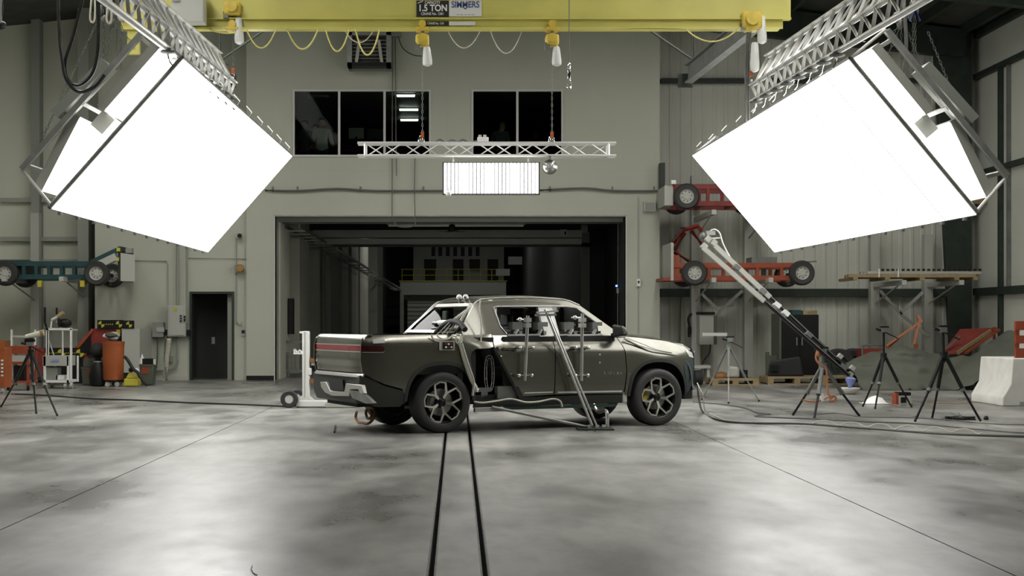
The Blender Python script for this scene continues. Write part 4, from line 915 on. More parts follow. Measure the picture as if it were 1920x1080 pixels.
# tailgate, light bar, bumper
PR = [(-1.08, 1.338), (-1.12, 1.34), (-1.16, 1.332), (-1.188, 1.305), (-1.20, 1.26), (-1.202, 1.205), (-1.202, 1.12), (-1.207, 1.06), (-1.212, .985), (-1.204, .97), (-1.20, .90), (-1.19, .838)]
def tg(p, yy, k=0): return V((p[0]-k+.075*abs(yy)**7, yy*(.953-.01*(1.3-p[1])), p[1]))
MB(True).grid(lambda u, v: tg(PR[min(11, round(u*11))], 2*v-1), 11, 22).build('tailgate', 'truck_paint', truck, solid=.02)
def lb(z0, z1, m, k, name, e0=0, e1=1):
    return MB(True).grid(lambda u, v: tg((-1.203, z0+(z1-z0)*u), 2*(e0+(e1-e0)*v)-1, k), 2, 24).build(name, m, truck, solid=.01)
lb(1.132, 1.193, 'tail_red', .006, 'tail_light'); lb(1.198, 1.212, 'truck_silver', .006, 'light_bar_trim'); lb(1.108, 1.122, 'truck_silver', .006, 'light_bar_trim')
side_panel('tail_light', [[(-1.18, 1.193), (-.90, 1.193), (-.865, 1.18), (-.865, 1.13), (-.89, 1.118), (-1.18, 1.13)]], 'tail_dark', truck, off=.006, thk=.012, label='dark red wrap-around tail light end')
side_panel('light_bar_trim', [[(-1.17, 1.105), (-.88, 1.102), (-.85, 1.12), (-.86, 1.12), (-.885, 1.112), (-1.17, 1.115)]], 'truck_silver', truck, off=.007, thk=.012)
st = MB(True).grid(lambda u, v: tg((-1.207, 1.05+(.95-1.05)*u), .95-.13*v, .008), 2, 3).build('white_label', 'white', truck, solid=.004)
MB(True).add([TL(699, 637, -.995), TL(721, 636, -.995), TL(721, 643, -.995), TL(700, 644, -.995)], [(0, 1, 2, 3)]).build('white_label', 'white', truck, solid=.004)
for i, ch in enumerate('RIVIAN'): 
    yy = .50-.17*i; text('tailgate_letter', ch, tg((-1.208, 1.04), yy, .006), .085, 'truck_silver', truck, V((0, -1, 0)), V((0, 0, 1)), True, .8)
BM = lambda px, py, x=-1.235: (lambda p: (-p.y, p.z))(TX(px, py, x))
def rear_poly(name, pts, m, x, th, bev=0): return MB(True).prism([BM(px, py, x) for px, py in pts], (x, 0, 0), (0, -1, 0), (0, 0, 1), (th, 0, 0)).build(name, m, truck, bevel=bev)
MB(True).prism([(-.95, .80), (.95, .80), (.93, .52), (.80, .42), (-.80, .42), (-.93, .52)], (-1.20, 0, 0), (0, -1, 0), (0, 0, 1), (.3, 0, 0)).build('rear_bumper', 'truck_plastic', truck, bevel=.03)
MB(True).grid(lambda u, v: tg((-1.225+.03*u, .80+.025*math.sin(u*3.1)-.03*u*0), 2*v-1)+V((0, 0, -.028+.03*u)), 4, 22).build('bumper_step', 'truck_silver', truck, solid=.02)
rear_poly('skid_plate', [(600, 716), (611, 716), (619, 733), (645, 735), (648, 719), (678, 722), (682, 738), (676, 738), (671, 730), (656, 730), (654, 743), (622, 742), (609, 736), (602, 726)], 'truck_silver', -1.238, .05, .006)
rear_poly('plate_recess', [(614, 710), (642, 712), (644, 732), (620, 731)], 'interior', -1.232, .02)
rear_poly('diffuser_flap', [(654, 731), (676, 734), (690, 746), (700, 756), (686, 757), (660, 746)], 'grey_steel', -1.236, .05)
# bed, cab tub, engine bay (dark inner body)
MB(True).bb(-1.08, .30, -.78, .78, .80, .84).bb(-1.10, .34, -.90, -.80, .8, 1.33).bb(-1.10, .34, .80, .90, .8, 1.33).bb(.26, .34, -.9, .9, .5, 1.38).bb(-1.10, -1.05, -.85, .85, .8, 1.32).build('bed_liner', 'truck_plastic', truck)
MB(True).bb(-1.10, 4.05, -.60, .60, .36, .62).bb(2.95, 4.05, -.60, .60, .5, 1.12).bb(-1.1, .3, -.62, .62, .5, .8).bb(.3, 2.95, -.90, .90, .40, .50).bb(.34, .95, -.55, .55, .5, 1.28).build('inner_body', 'interior', truck)
MB(True).bb(.45, .52, -.93, -.50, .45, 1.12).bb(.42, .80, -.92, -.5, 1.13, 1.30).bb(.42, 1.15, -.55, -.5, .42, 1.2).build('tunnel_liner', 'interior', truck)
MB(True).bb(2.78, 2.95, -.88, .88, .5, 1.30).build('firewall', 'interior', truck)
for s in (-1, 1): MB(True).beam((.80, s*.955, 1.155), (1.20, s*.955, .46), .07, .07).build('door_frame', 'interior', truck)
for s in (-1, 1): MB(True).bb(.95, 2.75, s*.90-.02, s*.90+.02, .5, 1.31).build('door_inner', 'interior', truck)
# gear-tunnel cage and bits
cg = MB(True); c0 = V((.765, -.86, .80))
def ov(k, n=22): return [c0+V((.075*k*math.copysign(abs(math.cos(t))**.7, math.cos(t)), 0, .25*(k if k > .8 else .85)*math.copysign(abs(math.sin(t))**.9, math.sin(t)))) for t in [2*math.pi*i/n for i in range(n+1)]]
cg.tube(ov(1), .005, 5).tube(ov(.55), .005, 5)
for i in range(0, 22, 2): cg.tube([ov(1)[i], ov(.55)[i]], .004, 4)
cg.build('wire_cage', 'white_metal', truck)
MB(True).bb(.55, .78, -.9, -.7, .545, .60).bb(.62, .72, -.9, -.7, .47, .545).build('latch_block', 'grey_steel', truck); MB(True).ball((.56, -.9, .575), .03, 10, 6).build('knob', 'chrome', truck)
MB(True).bb(.85, 1.15, -.95, -.85, .45, .62).build('lower_trim', 'grey_steel', truck)
# floor plate strips under the sill
for s in (-1,): MB(True).bb(.95, 2.75, s*.93-.02, s*.93+.02, .29, .335).build('green_skid_strip', 'green_board', truck); MB(True).bb(.50, .95, -.96, -.90, .27, .325).build('pale_sill_block', 'lightgrey', truck)
for s in (-1, 1): MB(True).bb(2.86, 2.94, s*.93-.03, s*.93+.03, .35, .50).build('jack_point', 'lightgrey', truck, bevel=.01)
# handles, mirrors, seams
for x0, x1 in ((.90, 1.12), (2.02, 2.24)):
    for s in (-1, 1): MB(True).bb(x0, x1, s*1.0-.012, s*1.0+.012, 1.125, 1.165).build('door_handle', 'truck_paint', truck, bevel=.008)
for s in (-1, 1):
    MB(True).hexa([V((2.66, s*1.0, 1.29)), V((2.80, s*1.0, 1.32)), V((2.80, s*1.24, 1.33)), V((2.68, s*1.25, 1.31)), V((2.65, s*1.0, 1.485)), V((2.78, s*1.0, 1.47)), V((2.76, s*1.22, 1.44)), V((2.67, s*1.23, 1.465))]).build('side_mirror', 'truck_plastic', truck, bevel=.03)
    MB(True).beam((2.74, s*.90, 1.32), (2.74, s*1.10, 1.37), .08, .05).build('mirror_arm', 'black', truck)
for px, ch in zip((1134, 1140, 1145, 1151, 1158, 1164), 'RIVIAN'):
    p = TL(px, 700, -1.0); text('door_letter', ch, (p.x, -fw(p.x, p.z)-.003, p.z), .06, 'truck_silver', truck, V((1, 0, 0)), V((0, 0, 1)), True, .8)
p = TL(1180, 701, -1.0); text('door_letter', '....', (p.x, -fw(p.x, p.z)-.003, p.z+.01), .06, 'truck_silver', truck, V((1, 0, 0)), V((0, 0, 1)), True, .8)
for px, py in ((1125, 665), (1125, 680), (940, 668)): p = TL(px, py, -1.0); MB(True).ball((p.x, -fw(p.x, p.z), p.z), .012, 8, 6).build('target_dot', 'white', truck)
# suspension, axles
for x in (0, 3.45):
    MB(True).cyl((x, -.75, .417), (x, .75, .417), .05, n=10).build('axle', 'grey_steel', truck)
    for s in (-1, 1): MB(True).beam((x-.25, s*.3, .33), (x, s*.72, .36), .1, .05).build('control_arm', 'grey_steel', truck)
# wheels
def wheel_meshes(calc):
    t = [(.292, -.115), (.30, -.135), (.335, -.142), (.375, -.140), (.402, -.125), (.414, -.105), (.417, -.075)]
    for i in range(5):
        z = -.075+i*.0375; t += [(.417, z-.001), (.408, z+.001), (.408, z+.006), (.417, z+.008)] if i else []
    t += [(.417, .085), (.414, .105), (.402, .125), (.375, .140), (.335, .142), (.30, .135), (.292, .115)]
    return t
def make_wheel(front, x, s):
    yc = s*.868; o = V((x, yc, .417)); out = V((0, s, 0))
    w_ = MB(True).lathe([(r, -z) for r, z in wheel_meshes(0)], o, out, 48, True).build('wheel', 'tyre', truck); w_['label'] = 'black tyre with bright five-spoke rim'
    L = MB
    L(True).lathe([(.292, -.115), (.27, -.11), (.262, .06), (.285, .118), (.294, .12), (.296, .125), (.29, .13), (.275, .112), (.25, .05), (.25, -.115)], o, out, 40, True).build('rim_barrel', 'rim_dark', w_)
    L(True).lathe([(.29, .126), (.296, .128), (.297, .122), (.29, .12)], o, out, 40, True).build('rim_edge', 'spoke', w_)
    L(True).cyl(o-out*.02, o+out*.01, .185, n=32).build('brake_disc', 'brake_disc', w_)
    L(True).cyl(o-out*.10, o-out*.05, .25, n=24).build('back_plate', 'interior', w_)
    a = math.pi*.93; e1, e2 = V((1, 0, 0)), V((0, 0, 1))
    q = MB(True)
    for k in range(6):
        aa = a+(-.35+.14*k); q.box(o+out*.02+(e1*math.cos(aa)+e2*math.sin(aa))*.185, (.055, .07, .055), Matrix.Rotation(-aa, 3, 'Y'))
    q.build('brake_caliper', 'caliper_yellow' if front else 'grey_steel', w_)
    L(True).lathe([(.02, .075), (.035, .07), (.06, .06), (.075, .045), (.075, -.02)], o, out, 20).build('hub', 'rim_dark', w_)
    for k in range(5):
        a = math.radians(64)+k*2*math.pi/5
        pol = lambda r, da: (r*math.cos(a+da), r*math.sin(a+da))
        def bar(r0, d0, r1, d1, wd0, wd1, y0, y1, mm='spoke', nm='spoke'):
            p0, p1 = V(pol(r0, d0)), V(pol(r1, d1)); n_ = (p1-p0).normalized(); n_ = V((-n_.y, n_.x)); q = []
            for dy in (0, -.035):
                for p, wd, yy in ((p0, wd0, y0), (p1, wd1, y1)):
                    for sg in (-1, 1): c = p+n_*(sg*wd/2); q.append(o+e1*c.x+e2*c.y+out*(yy+dy))
            return [q[0], q[1], q[3], q[2], q[4], q[5], q[7], q[6]]
        m = MB(True); m.hexa(bar(.06, 0, .165, 0, .032, .046, .080, .108)); m.hexa(bar(.152, .06, .276, .33, .030, .022, .107, .130)); m.hexa(bar(.152, -.06, .276, -.33, .030, .022, .107, .130))
        m.hexa(bar(.270, .31, .283, .63, .022, .018, .130, .131)); m.hexa(bar(.283, .63, .270, .947, .018, .022, .131, .130))
        m.build('spoke', 'spoke', w_, smooth=20)
for x in (0, 3.45):
    for s in (-1, 1): make_wheel(x > 1, x, s)
# interior
for x, y, nm in ((2.05, -.38, 'front_seat'), (2.05, .38, 'front_seat'), (1.10, -.42, 'rear_seat'), (1.10, .42, 'rear_seat'), (1.10, 0, 'rear_seat')):
    MB(True).bb(x-.25, x+.25, y-.24, y+.24, .72, .88).beam((x-.22, y, .85), (x-.36, y, 1.42), .44, .14, V((1, 0, 0))).box((x-.39, y, 1.54), (.1, .26, .18)).build(nm, 'seat', truck, bevel=.03)
MB(True).bb(2.45, 2.85, -.85, .85, 1.05, 1.27).build('dashboard', 'seat', truck, bevel=.04)
MB(True).lathe([(.175, -.012), (.19, 0), (.175, .012), (.16, 0)], (2.38, .38, 1.22), (1, 0, -.3), 24, True).build('steering_wheel', 'black', truck)
MB(True).box((.62, .30, 1.58), (.06, .14, .2)).build('pale_headrest', 'lightgrey', truck, bevel=.02)
# ================================================================ TEST GEAR ON AND AROUND THE TRUCK
def tw(px, py, y): return TW(TL(px, py, y))
def clampbox(c, sz_, nm, m, par): return MB().box(c, sz_, Matrix.Rotation(TH, 3, 'Z')).build(nm, m, par)
# upright poles clamped to the doors
for px0, px1, top, la in ((989.5, 984, 592, 'rear'), (1092, 1090, 588, 'front')):
    a, b = tw(px0, top, -1.10), tw(px1, 714, -1.10); t = thing('mounting_pole', 'upright silver pole clamped to the %s door of the truck' % la, 'pole', b)
    MB().cyl(a, b, .024, n=12).build('tube', 'alu', t)
    for py in (652, 704):
        f = (py-top)/(714-top); c = a.lerp(b, f)
        MB().cyl(c-_h*.11, c+_h*.11, .012, n=6).build('cross_bar', 'grey_steel', t)
        for s in (-1, 1): k = c+_h*(s*.1); MB().cyl(k, k+_l*.11, .02, n=8).build('standoff', 'grey_steel', t); MB().ball(k-_l*.01, .028, 8, 6).build('knob', 'chrome', t)
    for py in (600, 610): f = (py-top)/(714-top); c = a.lerp(b, f); clampbox(c, (.08, .09, .06), 'clamp', 'alu', t)
    MB().cyl(a.lerp(b, .06), a.lerp(b, .06)+_l*.2-_h*.06, .013, n=8).build('arm', 'alu', t); MB().ball(a.lerp(b, .06)-_h*.12, .032, 10, 6).build('knuckle', 'alu', t)
# rail with four onboard cameras inside the window opening
t = thing('camera_rail', 'pale equipment rail along the lower edge of the side windows', 'rail', tw(1020, 634, -.86))
for a, b in ((952, 1012), (1040, 1064), (1064, 1128)): MB().beam(tw(a, 628.5, -.86), tw(b, 627.5, -.86), .04, .025).build('rail', 'white_metal', t)
for px in (965, 1010, 1068, 1112): MB().beam(tw(px, 626, -.84), tw(px+5, 618, -.80), .04, .03).build('bracket', 'alu', t); clampbox(tw(px+10, 624, -.82), (.05, .05, .05), 'knob', 'chrome', t)
for px, la in ((966, 'rearmost'), (1013, 'beside the white pillar'), (1062, 'ahead of the white pillar'), (1115, 'foremost')):
    c = tw(px, 611, -.72); q = thing('onboard_camera', 'dark box camera on the window rail, %s' % la, 'camera', tw(px, 620, -.72), group='cameras on the window rail')
    clampbox(c, (.16, .16, .11), 'body', 'grey_steel', q); MB().cyl(c+_h*.08, c+_h*.14, .035, n=12).build('lens', 'black', q); clampbox(c+V((0, 0, -.075)), (.1, .08, .05), 'mount', 'chrome', q)
# head of the crash dummies (dark silhouettes in the cab)
for (x, y, la) in ((1.72, -.34, 'front seat'), (.92, -.36, 'rear seat')):
    o = TW((x, y, .88)); q = thing('crash_dummy', 'dark crash-test dummy seated in the %s of the truck' % la, 'dummy', o)
    me = bpy.data.meshes.new('x'); b = MB()
    b.lathe([(.02, .0), (.17, .04), (.18, .3), (.2, .45), (.16, .53), (.06, .56), (.055, .62)], o, (0, 0, 1), 14).build('torso', 'seat', q)
    MB().ball(o+V((0, 0, .72)), .115, 14, 10, (1.05, .85, 1.15)).build('head', 'grey_steel' if x > 1.5 else 'seat', q)
    for s in (-1, 1):
        sh = o+_l*(s*.2)+V((0, 0, .47)); MB().tube([sh, sh+_h*.1+V((0, 0, -.25)), sh+_h*.33+V((0, 0, -.3))], [.055, .045, .035], 8).build('arm', 'seat', q)
        hp = o+_l*(s*.1)+V((0, 0, .06)); MB().tube([hp, hp+_h*.42, hp+_h*.5+V((0, 0, -.3))], [.08, .065, .045], 8).build('leg', 'seat', q)
# diagonal props and ground plate
pl = tw(1113, 806, -1.25); pl.z = 0
t = thing('diagonal_prop', 'pair of long diagonal silver tubes from truck pillar to floor plate', 'prop', pl)
a = tw(1022, 580, -1.02)
MB().cyl(a, V((pl.x-.02, pl.y, .05)), .02, n=10).build('tube', 'alu', t); MB().cyl(tw(1026, 582, -1.0), V((pl.x+.045, pl.y+.03, .05)), .017, n=10).build('tube', 'alu', t)
MB().box((pl.x+.02, pl.y, .012), (.5, .42, .02)).build('floor_plate', 'dark_steel', t)
for dx in (-.06, .05, .14): MB().box((pl.x+dx, pl.y-.02, .045), (.05, .08, .05)).build('foot_bracket', 'chrome', t)
MB().beam(tw(1006, 586, -1.05), tw(1046, 583, -1.05), .03, .025).build('head_bar', 'alu', t); MB().beam(tw(1004, 591, -1.03), tw(1042, 590, -1.03), .05, .03).build('head_bar', 'grey_steel', t)
t2 = MB().tube(smoothpath([tw(1112, 756, -.9), tw(1121, 772, -1.0), V((pl.x+.19, pl.y+.1, .25)), V((pl.x+.2, pl.y+.08, .03))]), .026, 8).build('curved_brace', 'alu'); tag(t2, 'short curved brace from the sill down to the floor plate', 'brace')
q = thing('sill_bracket', 'pale bracket under the truck sill behind the diagonal prop', 'bracket', tw(1105, 766, -.6)); MB().beam(tw(1090, 759, -.7), tw(1136, 757, -.7), .12, .09).build('plate', 'lightgrey', q)
MB().beam(tw(1096, 764, -.66), tw(1130, 766, -.66), .08, .05).build('lower_plate', 'mid_steel', q)
o = MB().cyl(tw(922, 763, -.97), V((pl.x-.08, pl.y+.05, .03)), .022, n=10).build('ground_rod', 'mid_steel'); tag(o, 'long thin rod from the rear sill down to the floor plate', 'rod')
# roof target spheres
for i, px in enumerate((861, 873)):
    c = TX(px, 557.5, .62); c = TW(c); q = thing('roof_sphere', 'white target ball on the cab roof, %s of the two' % ('left', 'right')[i], 'target ball', c+V((0, 0, -.055)), group='roof target balls')
    MB().ball(c, .042, 14, 10).build('ball', 'white', q)
    if i: MB().cyl(c-_h*.02+V((0, -.035, 0)), c+V((0, -.045, 0)), .015, n=10).build('dark_eye', 'black', q)
    MB().cyl(c+V((0, 0, -.08)), c+V((0, 0, -.03)), .012, n=6).build('stem', 'lightgrey', q)
# cables on the truck
CB = lambda lab, pts, y, r=.010, m='cream_cable', k=5: cable('signal_cable', [tw(p[0], p[1], p[2] if len(p) > 2 else y) for p in pts], r, m, lab, k=k)
CB('pale cable down the rear edge of the cab to the bed rail', [(901, 562), (899, 580), (902, 605), (902, 632), (898, 641), (868, 636)], -.93)
CB('pale cable along the roof edge of the truck', [(900, 561, -.72), (940, 558, -.72), (1000, 557.5, -.74), (1045, 560, -.75), (1062, 562.5, -.75)], -.72, .009)
CB('grey cable from the mirror over the fender to the bumper', [(1170, 635, -.95), (1200, 650, -.97), (1220, 659, -.97), (1255, 664, -.96), (1280, 672, -.9), (1293, 690, -.9), (1297, 715, -.9), (1300, 730, -.95)], -.95, .014, 'grey_cable')
CB('thin cable from the mirror beside the darker fender cable', [(1172, 633, -.93), (1205, 645, -.95), (1230, 655, -.95), (1260, 661, -.94)], -.95, .006, 'lightgrey')
CB('thick pale cable bundle hanging over the rear arch', [(861, 640), (866, 655), (870, 672), (876, 690), (884, 712), (892, 727), (893, 735)], -1.03, .028, 'cream_cable')
CB('second cable strand beside the thick bundle by the rear arch', [(865, 642), (872, 665), (880, 690), (888, 715), (886, 742)], -1.05, .017, 'lightgrey')
CB('pale cable draped along the sill of the truck', [(889, 753), (905, 755), (930, 752), (958, 748), (985, 754), (1010, 753), (1036, 748), (1050, 752), (1054, 763)], -1.0, .014, 'cream_cable', 6)
CB('cable loop hanging from the bed rail left of the connector box', [(809, 627), (811, 634), (817, 639), (824, 640)], -.99, .013)
CB('cable arc above the connector box', [(818, 628), (826, 634), (838, 636), (850, 630), (860, 637), (864, 645)], -1.0, .010)
CB('cable ring at the top of the thick bundle', [(855, 626), (862, 629), (866, 638), (861, 645), (855, 640), (856, 630), (862, 627)], -1.02, .009)
for i in range(7):
    x0 = 887-i*3; CB('thin pale wire fanning from the cab roof to the bed, strand %s from the front' % ('one', 'two', 'three', 'four', 'five', 'six', 'seven')[i], [(890-i*2.2, 566+i*2, -.70+.03*i), (880-i*5, 592+i, -.76), (876-i*7.5, 616, -.78), (874-i*9, 627, -.80)], -.8, .006, 'cream_cable' if i % 2 else 'lightgrey', 3)
for i in range(5):
    CB('thin wire from the left cab corner down to the far bed rail, strand %s' % ('one', 'two', 'three', 'four', 'five')[i], [(808-i*1.2, 577+i*2, .74), (801-i*3, 598, .8), (794-i*5, 616, .84), (790-i*6, 625, .86)], .8, .006, 'lightgrey' if i % 2 else 'cream_cable', 3)
CB('tangled pale cable lying along the far bed rail', [(757, 625, .8), (770, 622, .8), (783, 624, .78), (800, 618, .7), (815, 624, .6), (830, 620, .5)], .8, .012)
CB('pale cable heap inside the truck bed near the cab', [(800, 626, .3), (815, 618, .3), (830, 624, .2), (845, 616, 0), (865, 622, -.3), (885, 614, -.6)], 0, .012)
q = thing('pale_air_bag', 'pale rolled pad lying at the foot of the rear window', 'pad', TW(TX(822, 608, .30))); MB().tube([TW(TX(813, 606, .30)), TW(TX(824, 605, .3)), TW(TX(838, 604, .30))], [.03, .036, .03], 8).build('pad', 'white', q); MB().tube([TW(TX(812, 616, .28)), TW(TX(835, 614, .28))], .03, 8).build('tray', 'lightgrey', q)
q = cable('air_duct', [TW(TX(x, y, .22)) for x, y in ((818, 624), (830, 611), (846, 603), (862, 606), (872, 618))], .04, 'black_rubber', 'thick black hose curving over the bed below the rear window', 'hose', n=10)
q = thing('connector_box', 'open connector box with red plugs on the truck bed side', 'junction box', tw(838, 657, -1.02)); c = tw(838, 648, -1.03)
clampbox(c, (.21, .05, .13), 'back_plate', 'lightgrey', q); clampbox(c-_l*.03, (.15, .03, .095), 'body', 'black', q)
for i in range(3):
    for j in range(2): k = c-_l*.05+_h*(-.04+.04*i)+V((0, 0, -.02+.04*j)); MB().cyl(k, k-_l*.02, .013, n=8).build('plug', 'red_paint' if (i+j) % 2 else 'white', q)
# tape roll and strap at the far rear wheel
q = thing('strap_roll', 'orange-brown strap wound round the far rear wheel', 'strap', V((tw(693, 797, .87).x, tw(693, 797, .87).y, 0)))
pts = [TW(TX(x, y, -.47)) for x, y in ((669, 772), (667, 783), (672, 793), (680, 797), (690, 794), (699, 786), (703, 775), (699, 765), (690, 764), (686, 774), (690, 785), (697, 780), (695, 768))]
for p in pts: p.z = max(p.z, .04)
MB().tube(smoothpath(pts, 5), .022, 6).build('strap', 'rust_brown', q)
# white mobile stand behind the tailgate
D = F*EYE/(764-VY); X = lambda px: sx(px, D); Z = lambda py: sz(py, D)
q = thing('mobile_stand', 'white wheeled stand with tall post behind the tailgate', 'stand', (X(590), D, 0))
MB().bb(X(567.5), X(580.5), D-.08, D+.08, Z(752), Z(621)).build('post', 'white', q, bevel=.01); MB().bb(X(571.5), X(573), D-.09, D-.08, Z(745), Z(622)).build('post_groove', 'lightgrey', q)
MB().bb(X(556), X(627), D-.1, D+.1, Z(762), Z(751)).build('base_beam', 'white', q, bevel=.01)
for sg, a, b in ((-1, 568, 556), (1, 580, 592)): MB().prism([(X(a), Z(740)), (X(b), Z(752)), (X(a), Z(752))], (0, D-.09, 0), (1, 0, 0), (0, 0, 1), (0, .06, 0)).build('gusset', 'white', q)
MB().bb(X(562), X(569), D-.04, D+.04, Z(625), Z(621.5)).build('top_peg', 'white', q)
MB().bb(X(551), X(568), D-.06, D+.06, Z(664), Z(661)).beam((X(552.5), D, Z(662)), (X(552), D, Z(654)), .05, .025, V((1, 0, 0))).beam((X(552), D, Z(654)), (X(558), D, Z(661)), .05, .02).beam((X(558), D, Z(661)), (X(562), D, Z(656)), .05, .02).beam((X(562), D, Z(656)), (X(568), D, Z(662)), .05, .02).build('hook_rack', 'white', q)
for py, m in ((675, 'red_paint'), (714, 'red_paint')): MB().bb(X(580), X(601), D-.06, D+.06, Z(py+4), Z(py-3)).build('red_arm', 'rust_brown', q)
MB().bb(X(578), X(584), D-.09, D+.05, Z(703), Z(690)).build('motor', 'white', q, bevel=.01); MB().box((X(590), D+.02, Z(682)), (.12, .1, .05)).build('pad_mount', 'lightgrey', q)
for i, (px, dy) in enumerate(((546, -.12), (555, .35))):
    o = V((X(px-2), D+dy, .155)); wl_ = MB().lathe([(.075, -.06), (.14, -.065), (.155, -.045), (.155, .045), (.14, .065), (.075, .06)], o, (0, 1, 0), 24, True).build('wheel', 'tyre', q); MB().cyl(o+V((0, -.05, 0)), o+V((0, .05, 0)), .078, n=20).build('hub', 'white_metal', wl_)
MB().cyl((X(545), D-.1, .155), (X(556), D+.35, .155), .02, n=8).build('axle', 'grey_steel', q)
MB().bb(X(551), X(558), D+.0, D+.2, .1, .2).build('axle_mount', 'white', q)
o = MB().cyl((X(620), D, Z(762)), (X(621.5), D, 0), .025, n=8).build('caster', 'lightgrey', q); MB().cyl((X(558), D, Z(762)), (X(558), D, 0), .025, n=8).build('caster', 'lightgrey', q)
# grey low box right of the stand
q = thing('jack_plate', 'low grey jack behind the truck bumper beside the stand', 'jack', G(640, 764)); c = G(640, 764); MB().box((c.x, c.y, .05), (.55, .3, .1)).build('base', 'lightgrey', q, bevel=.02); MB().beam((c.x-.1, c.y, .1), (c.x+.25, c.y, .2), .12, .06).build('arm', 'mid_steel', q)
# brackets of white chalk / small debris on the floor
mk = MB(); 
for (a, b) in (((629, 799), (627, 812)), ): tag(MB().tube([G(*a)+V((0, 0, .01)), G(*b)+V((0, 0, .01))], .012, 5).build('floor_scrap', 'black_cable'), 'small dark scrap on the floor left of the rear wheel', 'scrap')
tag(cable('wire_scrap', [G(473, 1062)+V((0, 0, .004)), G(471, 1068)+V((0, 0, .004)), G(476, 1076)+V((0, 0, .004)), G(482, 1079)+V((0, 0, .004))], .003, 'black_cable'), 'thin curled wire scrap on the floor near the bottom edge', 'wire')
# ================================================================ LEFT SIDE PROPS
def on(d, px, py=None): return V((sx(px, d), d, 0 if py is None else sz(py, d)))
def small_wheel(o, r, wd, par, ax=V((0, 1, 0)), rim='mid_steel', name='wheel', holes=True):
    w_ = MB().lathe([(r*.55, -wd*.45), (r*.88, -wd/2), (r, -wd*.3), (r, wd*.3), (r*.88, wd/2), (r*.55, wd*.45)], o, ax, 28, True).build(name, 'tyre', par)
    MB().lathe([(.02, -wd*.32), (r*.2, -wd*.34), (r*.25, -wd*.26), (r*.45, -wd*.22), (r*.53, -wd*.42), (r*.58, -wd*.44), (r*.56, wd*.3), (.02, wd*.3)], o, ax, 24).build('rim', rim, w_)
    if holes:
        d, s, u = frame_of(V(ax))
        h = MB()
        for k in range(8):
            a = k*math.pi/4+.2; c = o+s*(r*.37*math.cos(a))+u*(r*.37*math.sin(a))-d*(wd*.26); h.cyl(c, c+d*.02, r*.045, n=8)
        h.build('vent_holes', 'black', w_)['kind'] = 'stuff'
    return w_
def sled(lab, d, wx, wy, r, x0, x1, y0, y1, m, nposts, W=1.55, rim='lightgrey'):
    t = thing('test_sled', lab, 'test sled', on(d+W/2, (x0+x1)/2, y1+8))
    for yy in (d+.12, d+W-.12):
        for py in (y0, y1): MB().bb(sx(x0, d), sx(x1, d), yy-.06, yy+.06, sz(py, d)-.06, sz(py, d)+.06).build('side_beam', m, t)
        for i in range(nposts): x = sx(x0, d)+(sx(x1, d)-sx(x0, d))*(i+.5)/nposts; MB().bb(x-.04, x+.04, yy-.05, yy+.05, sz(y1, d), sz(y0, d)).build('post', m, t)
    for i in range(4): x = sx(x0, d)+(sx(x1, d)-sx(x0, d))*i/3; MB().bb(x-.05, x+.05, d+.12, d+W-.12, sz(y1, d)-.05, sz(y1, d)+.05).build('cross_beam', m, t)
    for px in wx:
        for dd in (d-.05, d+W+.05): small_wheel(on(dd, VX+(px-VX)*d/dd) + V((0, 0, sz(wy, d))), r, .24, t, rim=rim)
        MB().cyl(on(d, px, wy), on(d+W, VX+(px-VX)*d/(d+W))+V((0, 0, sz(wy, d))), .05, n=8).build('axle', 'dark_steel', t)
    return t
def rack(lab, d, cols, top, arm, xs):
    """wall rack: uprights, arms towards the camera, cross braces"""
    t = thing('wall_rack', lab, 'rack', on(39.2, cols[0]))
    for c in cols: MB().bb(sx(c-8, 39.0), sx(c+8, 39.0), 38.85, 39.1, 0, sz(top, 39)).build('upright', 'lightgrey', t)
    for c in cols:
        for a in arm: MB().bb(sx(c-4, 39.0), sx(c+4, 39.0), d-.1, 38.9, sz(a, 38)-.06, sz(a, 38)+.06).build('arm', 'lightgrey', t); MB().beam((sx(c, 39), d+.4, sz(a, 38)-.06), (sx(c, 39), 38.9, sz(a, 38)-.5), .03, .03).build('knee_brace', 'lightgrey', t)
    for (a, b, u, v) in xs: MB().beam(P(a, u, 38.8), P(b, v, 38.8), .05, .08).build('cross_brace', 'lightgrey', t)
    return t
rack('pale wall rack carrying the teal sled on the left', 36.3, (68, 168), 400, (527,), ())
d = 36.5
t = sled('teal steel test sled with black wheels on the left wall rack', d, (12, 183), 513, .315, -40, 172, 494, 519, 'teal_paint', 9)
MB().beam(on(d, 172, 492), on(d, 222, 468), .1, .12).build('diagonal_strut', 'teal_paint', t); MB().beam(on(d, 185, 497), on(d, 219, 481), .2, .18).build('pale_panel', 'lightgrey', t)
MB().bb(sx(221, d), sx(227, d), d, d+1.4, sz(526, d), sz(462, d)).build('face_frame', 'dark_steel', t)
MB().hexa([on(d-.1, 226, 527), on(d-.1, 253, 528), on(d+1.4, 252, 527), on(d+1.4, 227, 526), on(d-.1, 226, 474), on(d-.1, 253, 478), on(d+1.4, 252, 479), on(d+1.4, 227, 475)]).build('honeycomb_face', 'lightgrey', t)
for py, px in ((468, 222), (486, 220)): MB().box(on(d-.08, px, py), (.09, .03, .09)).build('target_mark', 'mop_yellow', t)
MB().box(on(d, 243, 470), (.16, .2, .12)).build('top_box', 'grey_box', t); MB().beam(on(d, 228, 474), on(d, 240, 471), .04, .03).build('top_arm', 'black', t)
MB().bb(sx(-40, d), sx(45, d), d+.2, d+1.3, sz(520, d), sz(487, d)).build('ballast_block', 'dark_steel', t)
for px in (75, 155): MB().box(on(36.4, px, 532), (.1, .12, .16)).build('wheel_chock', 'mop_yellow', t)
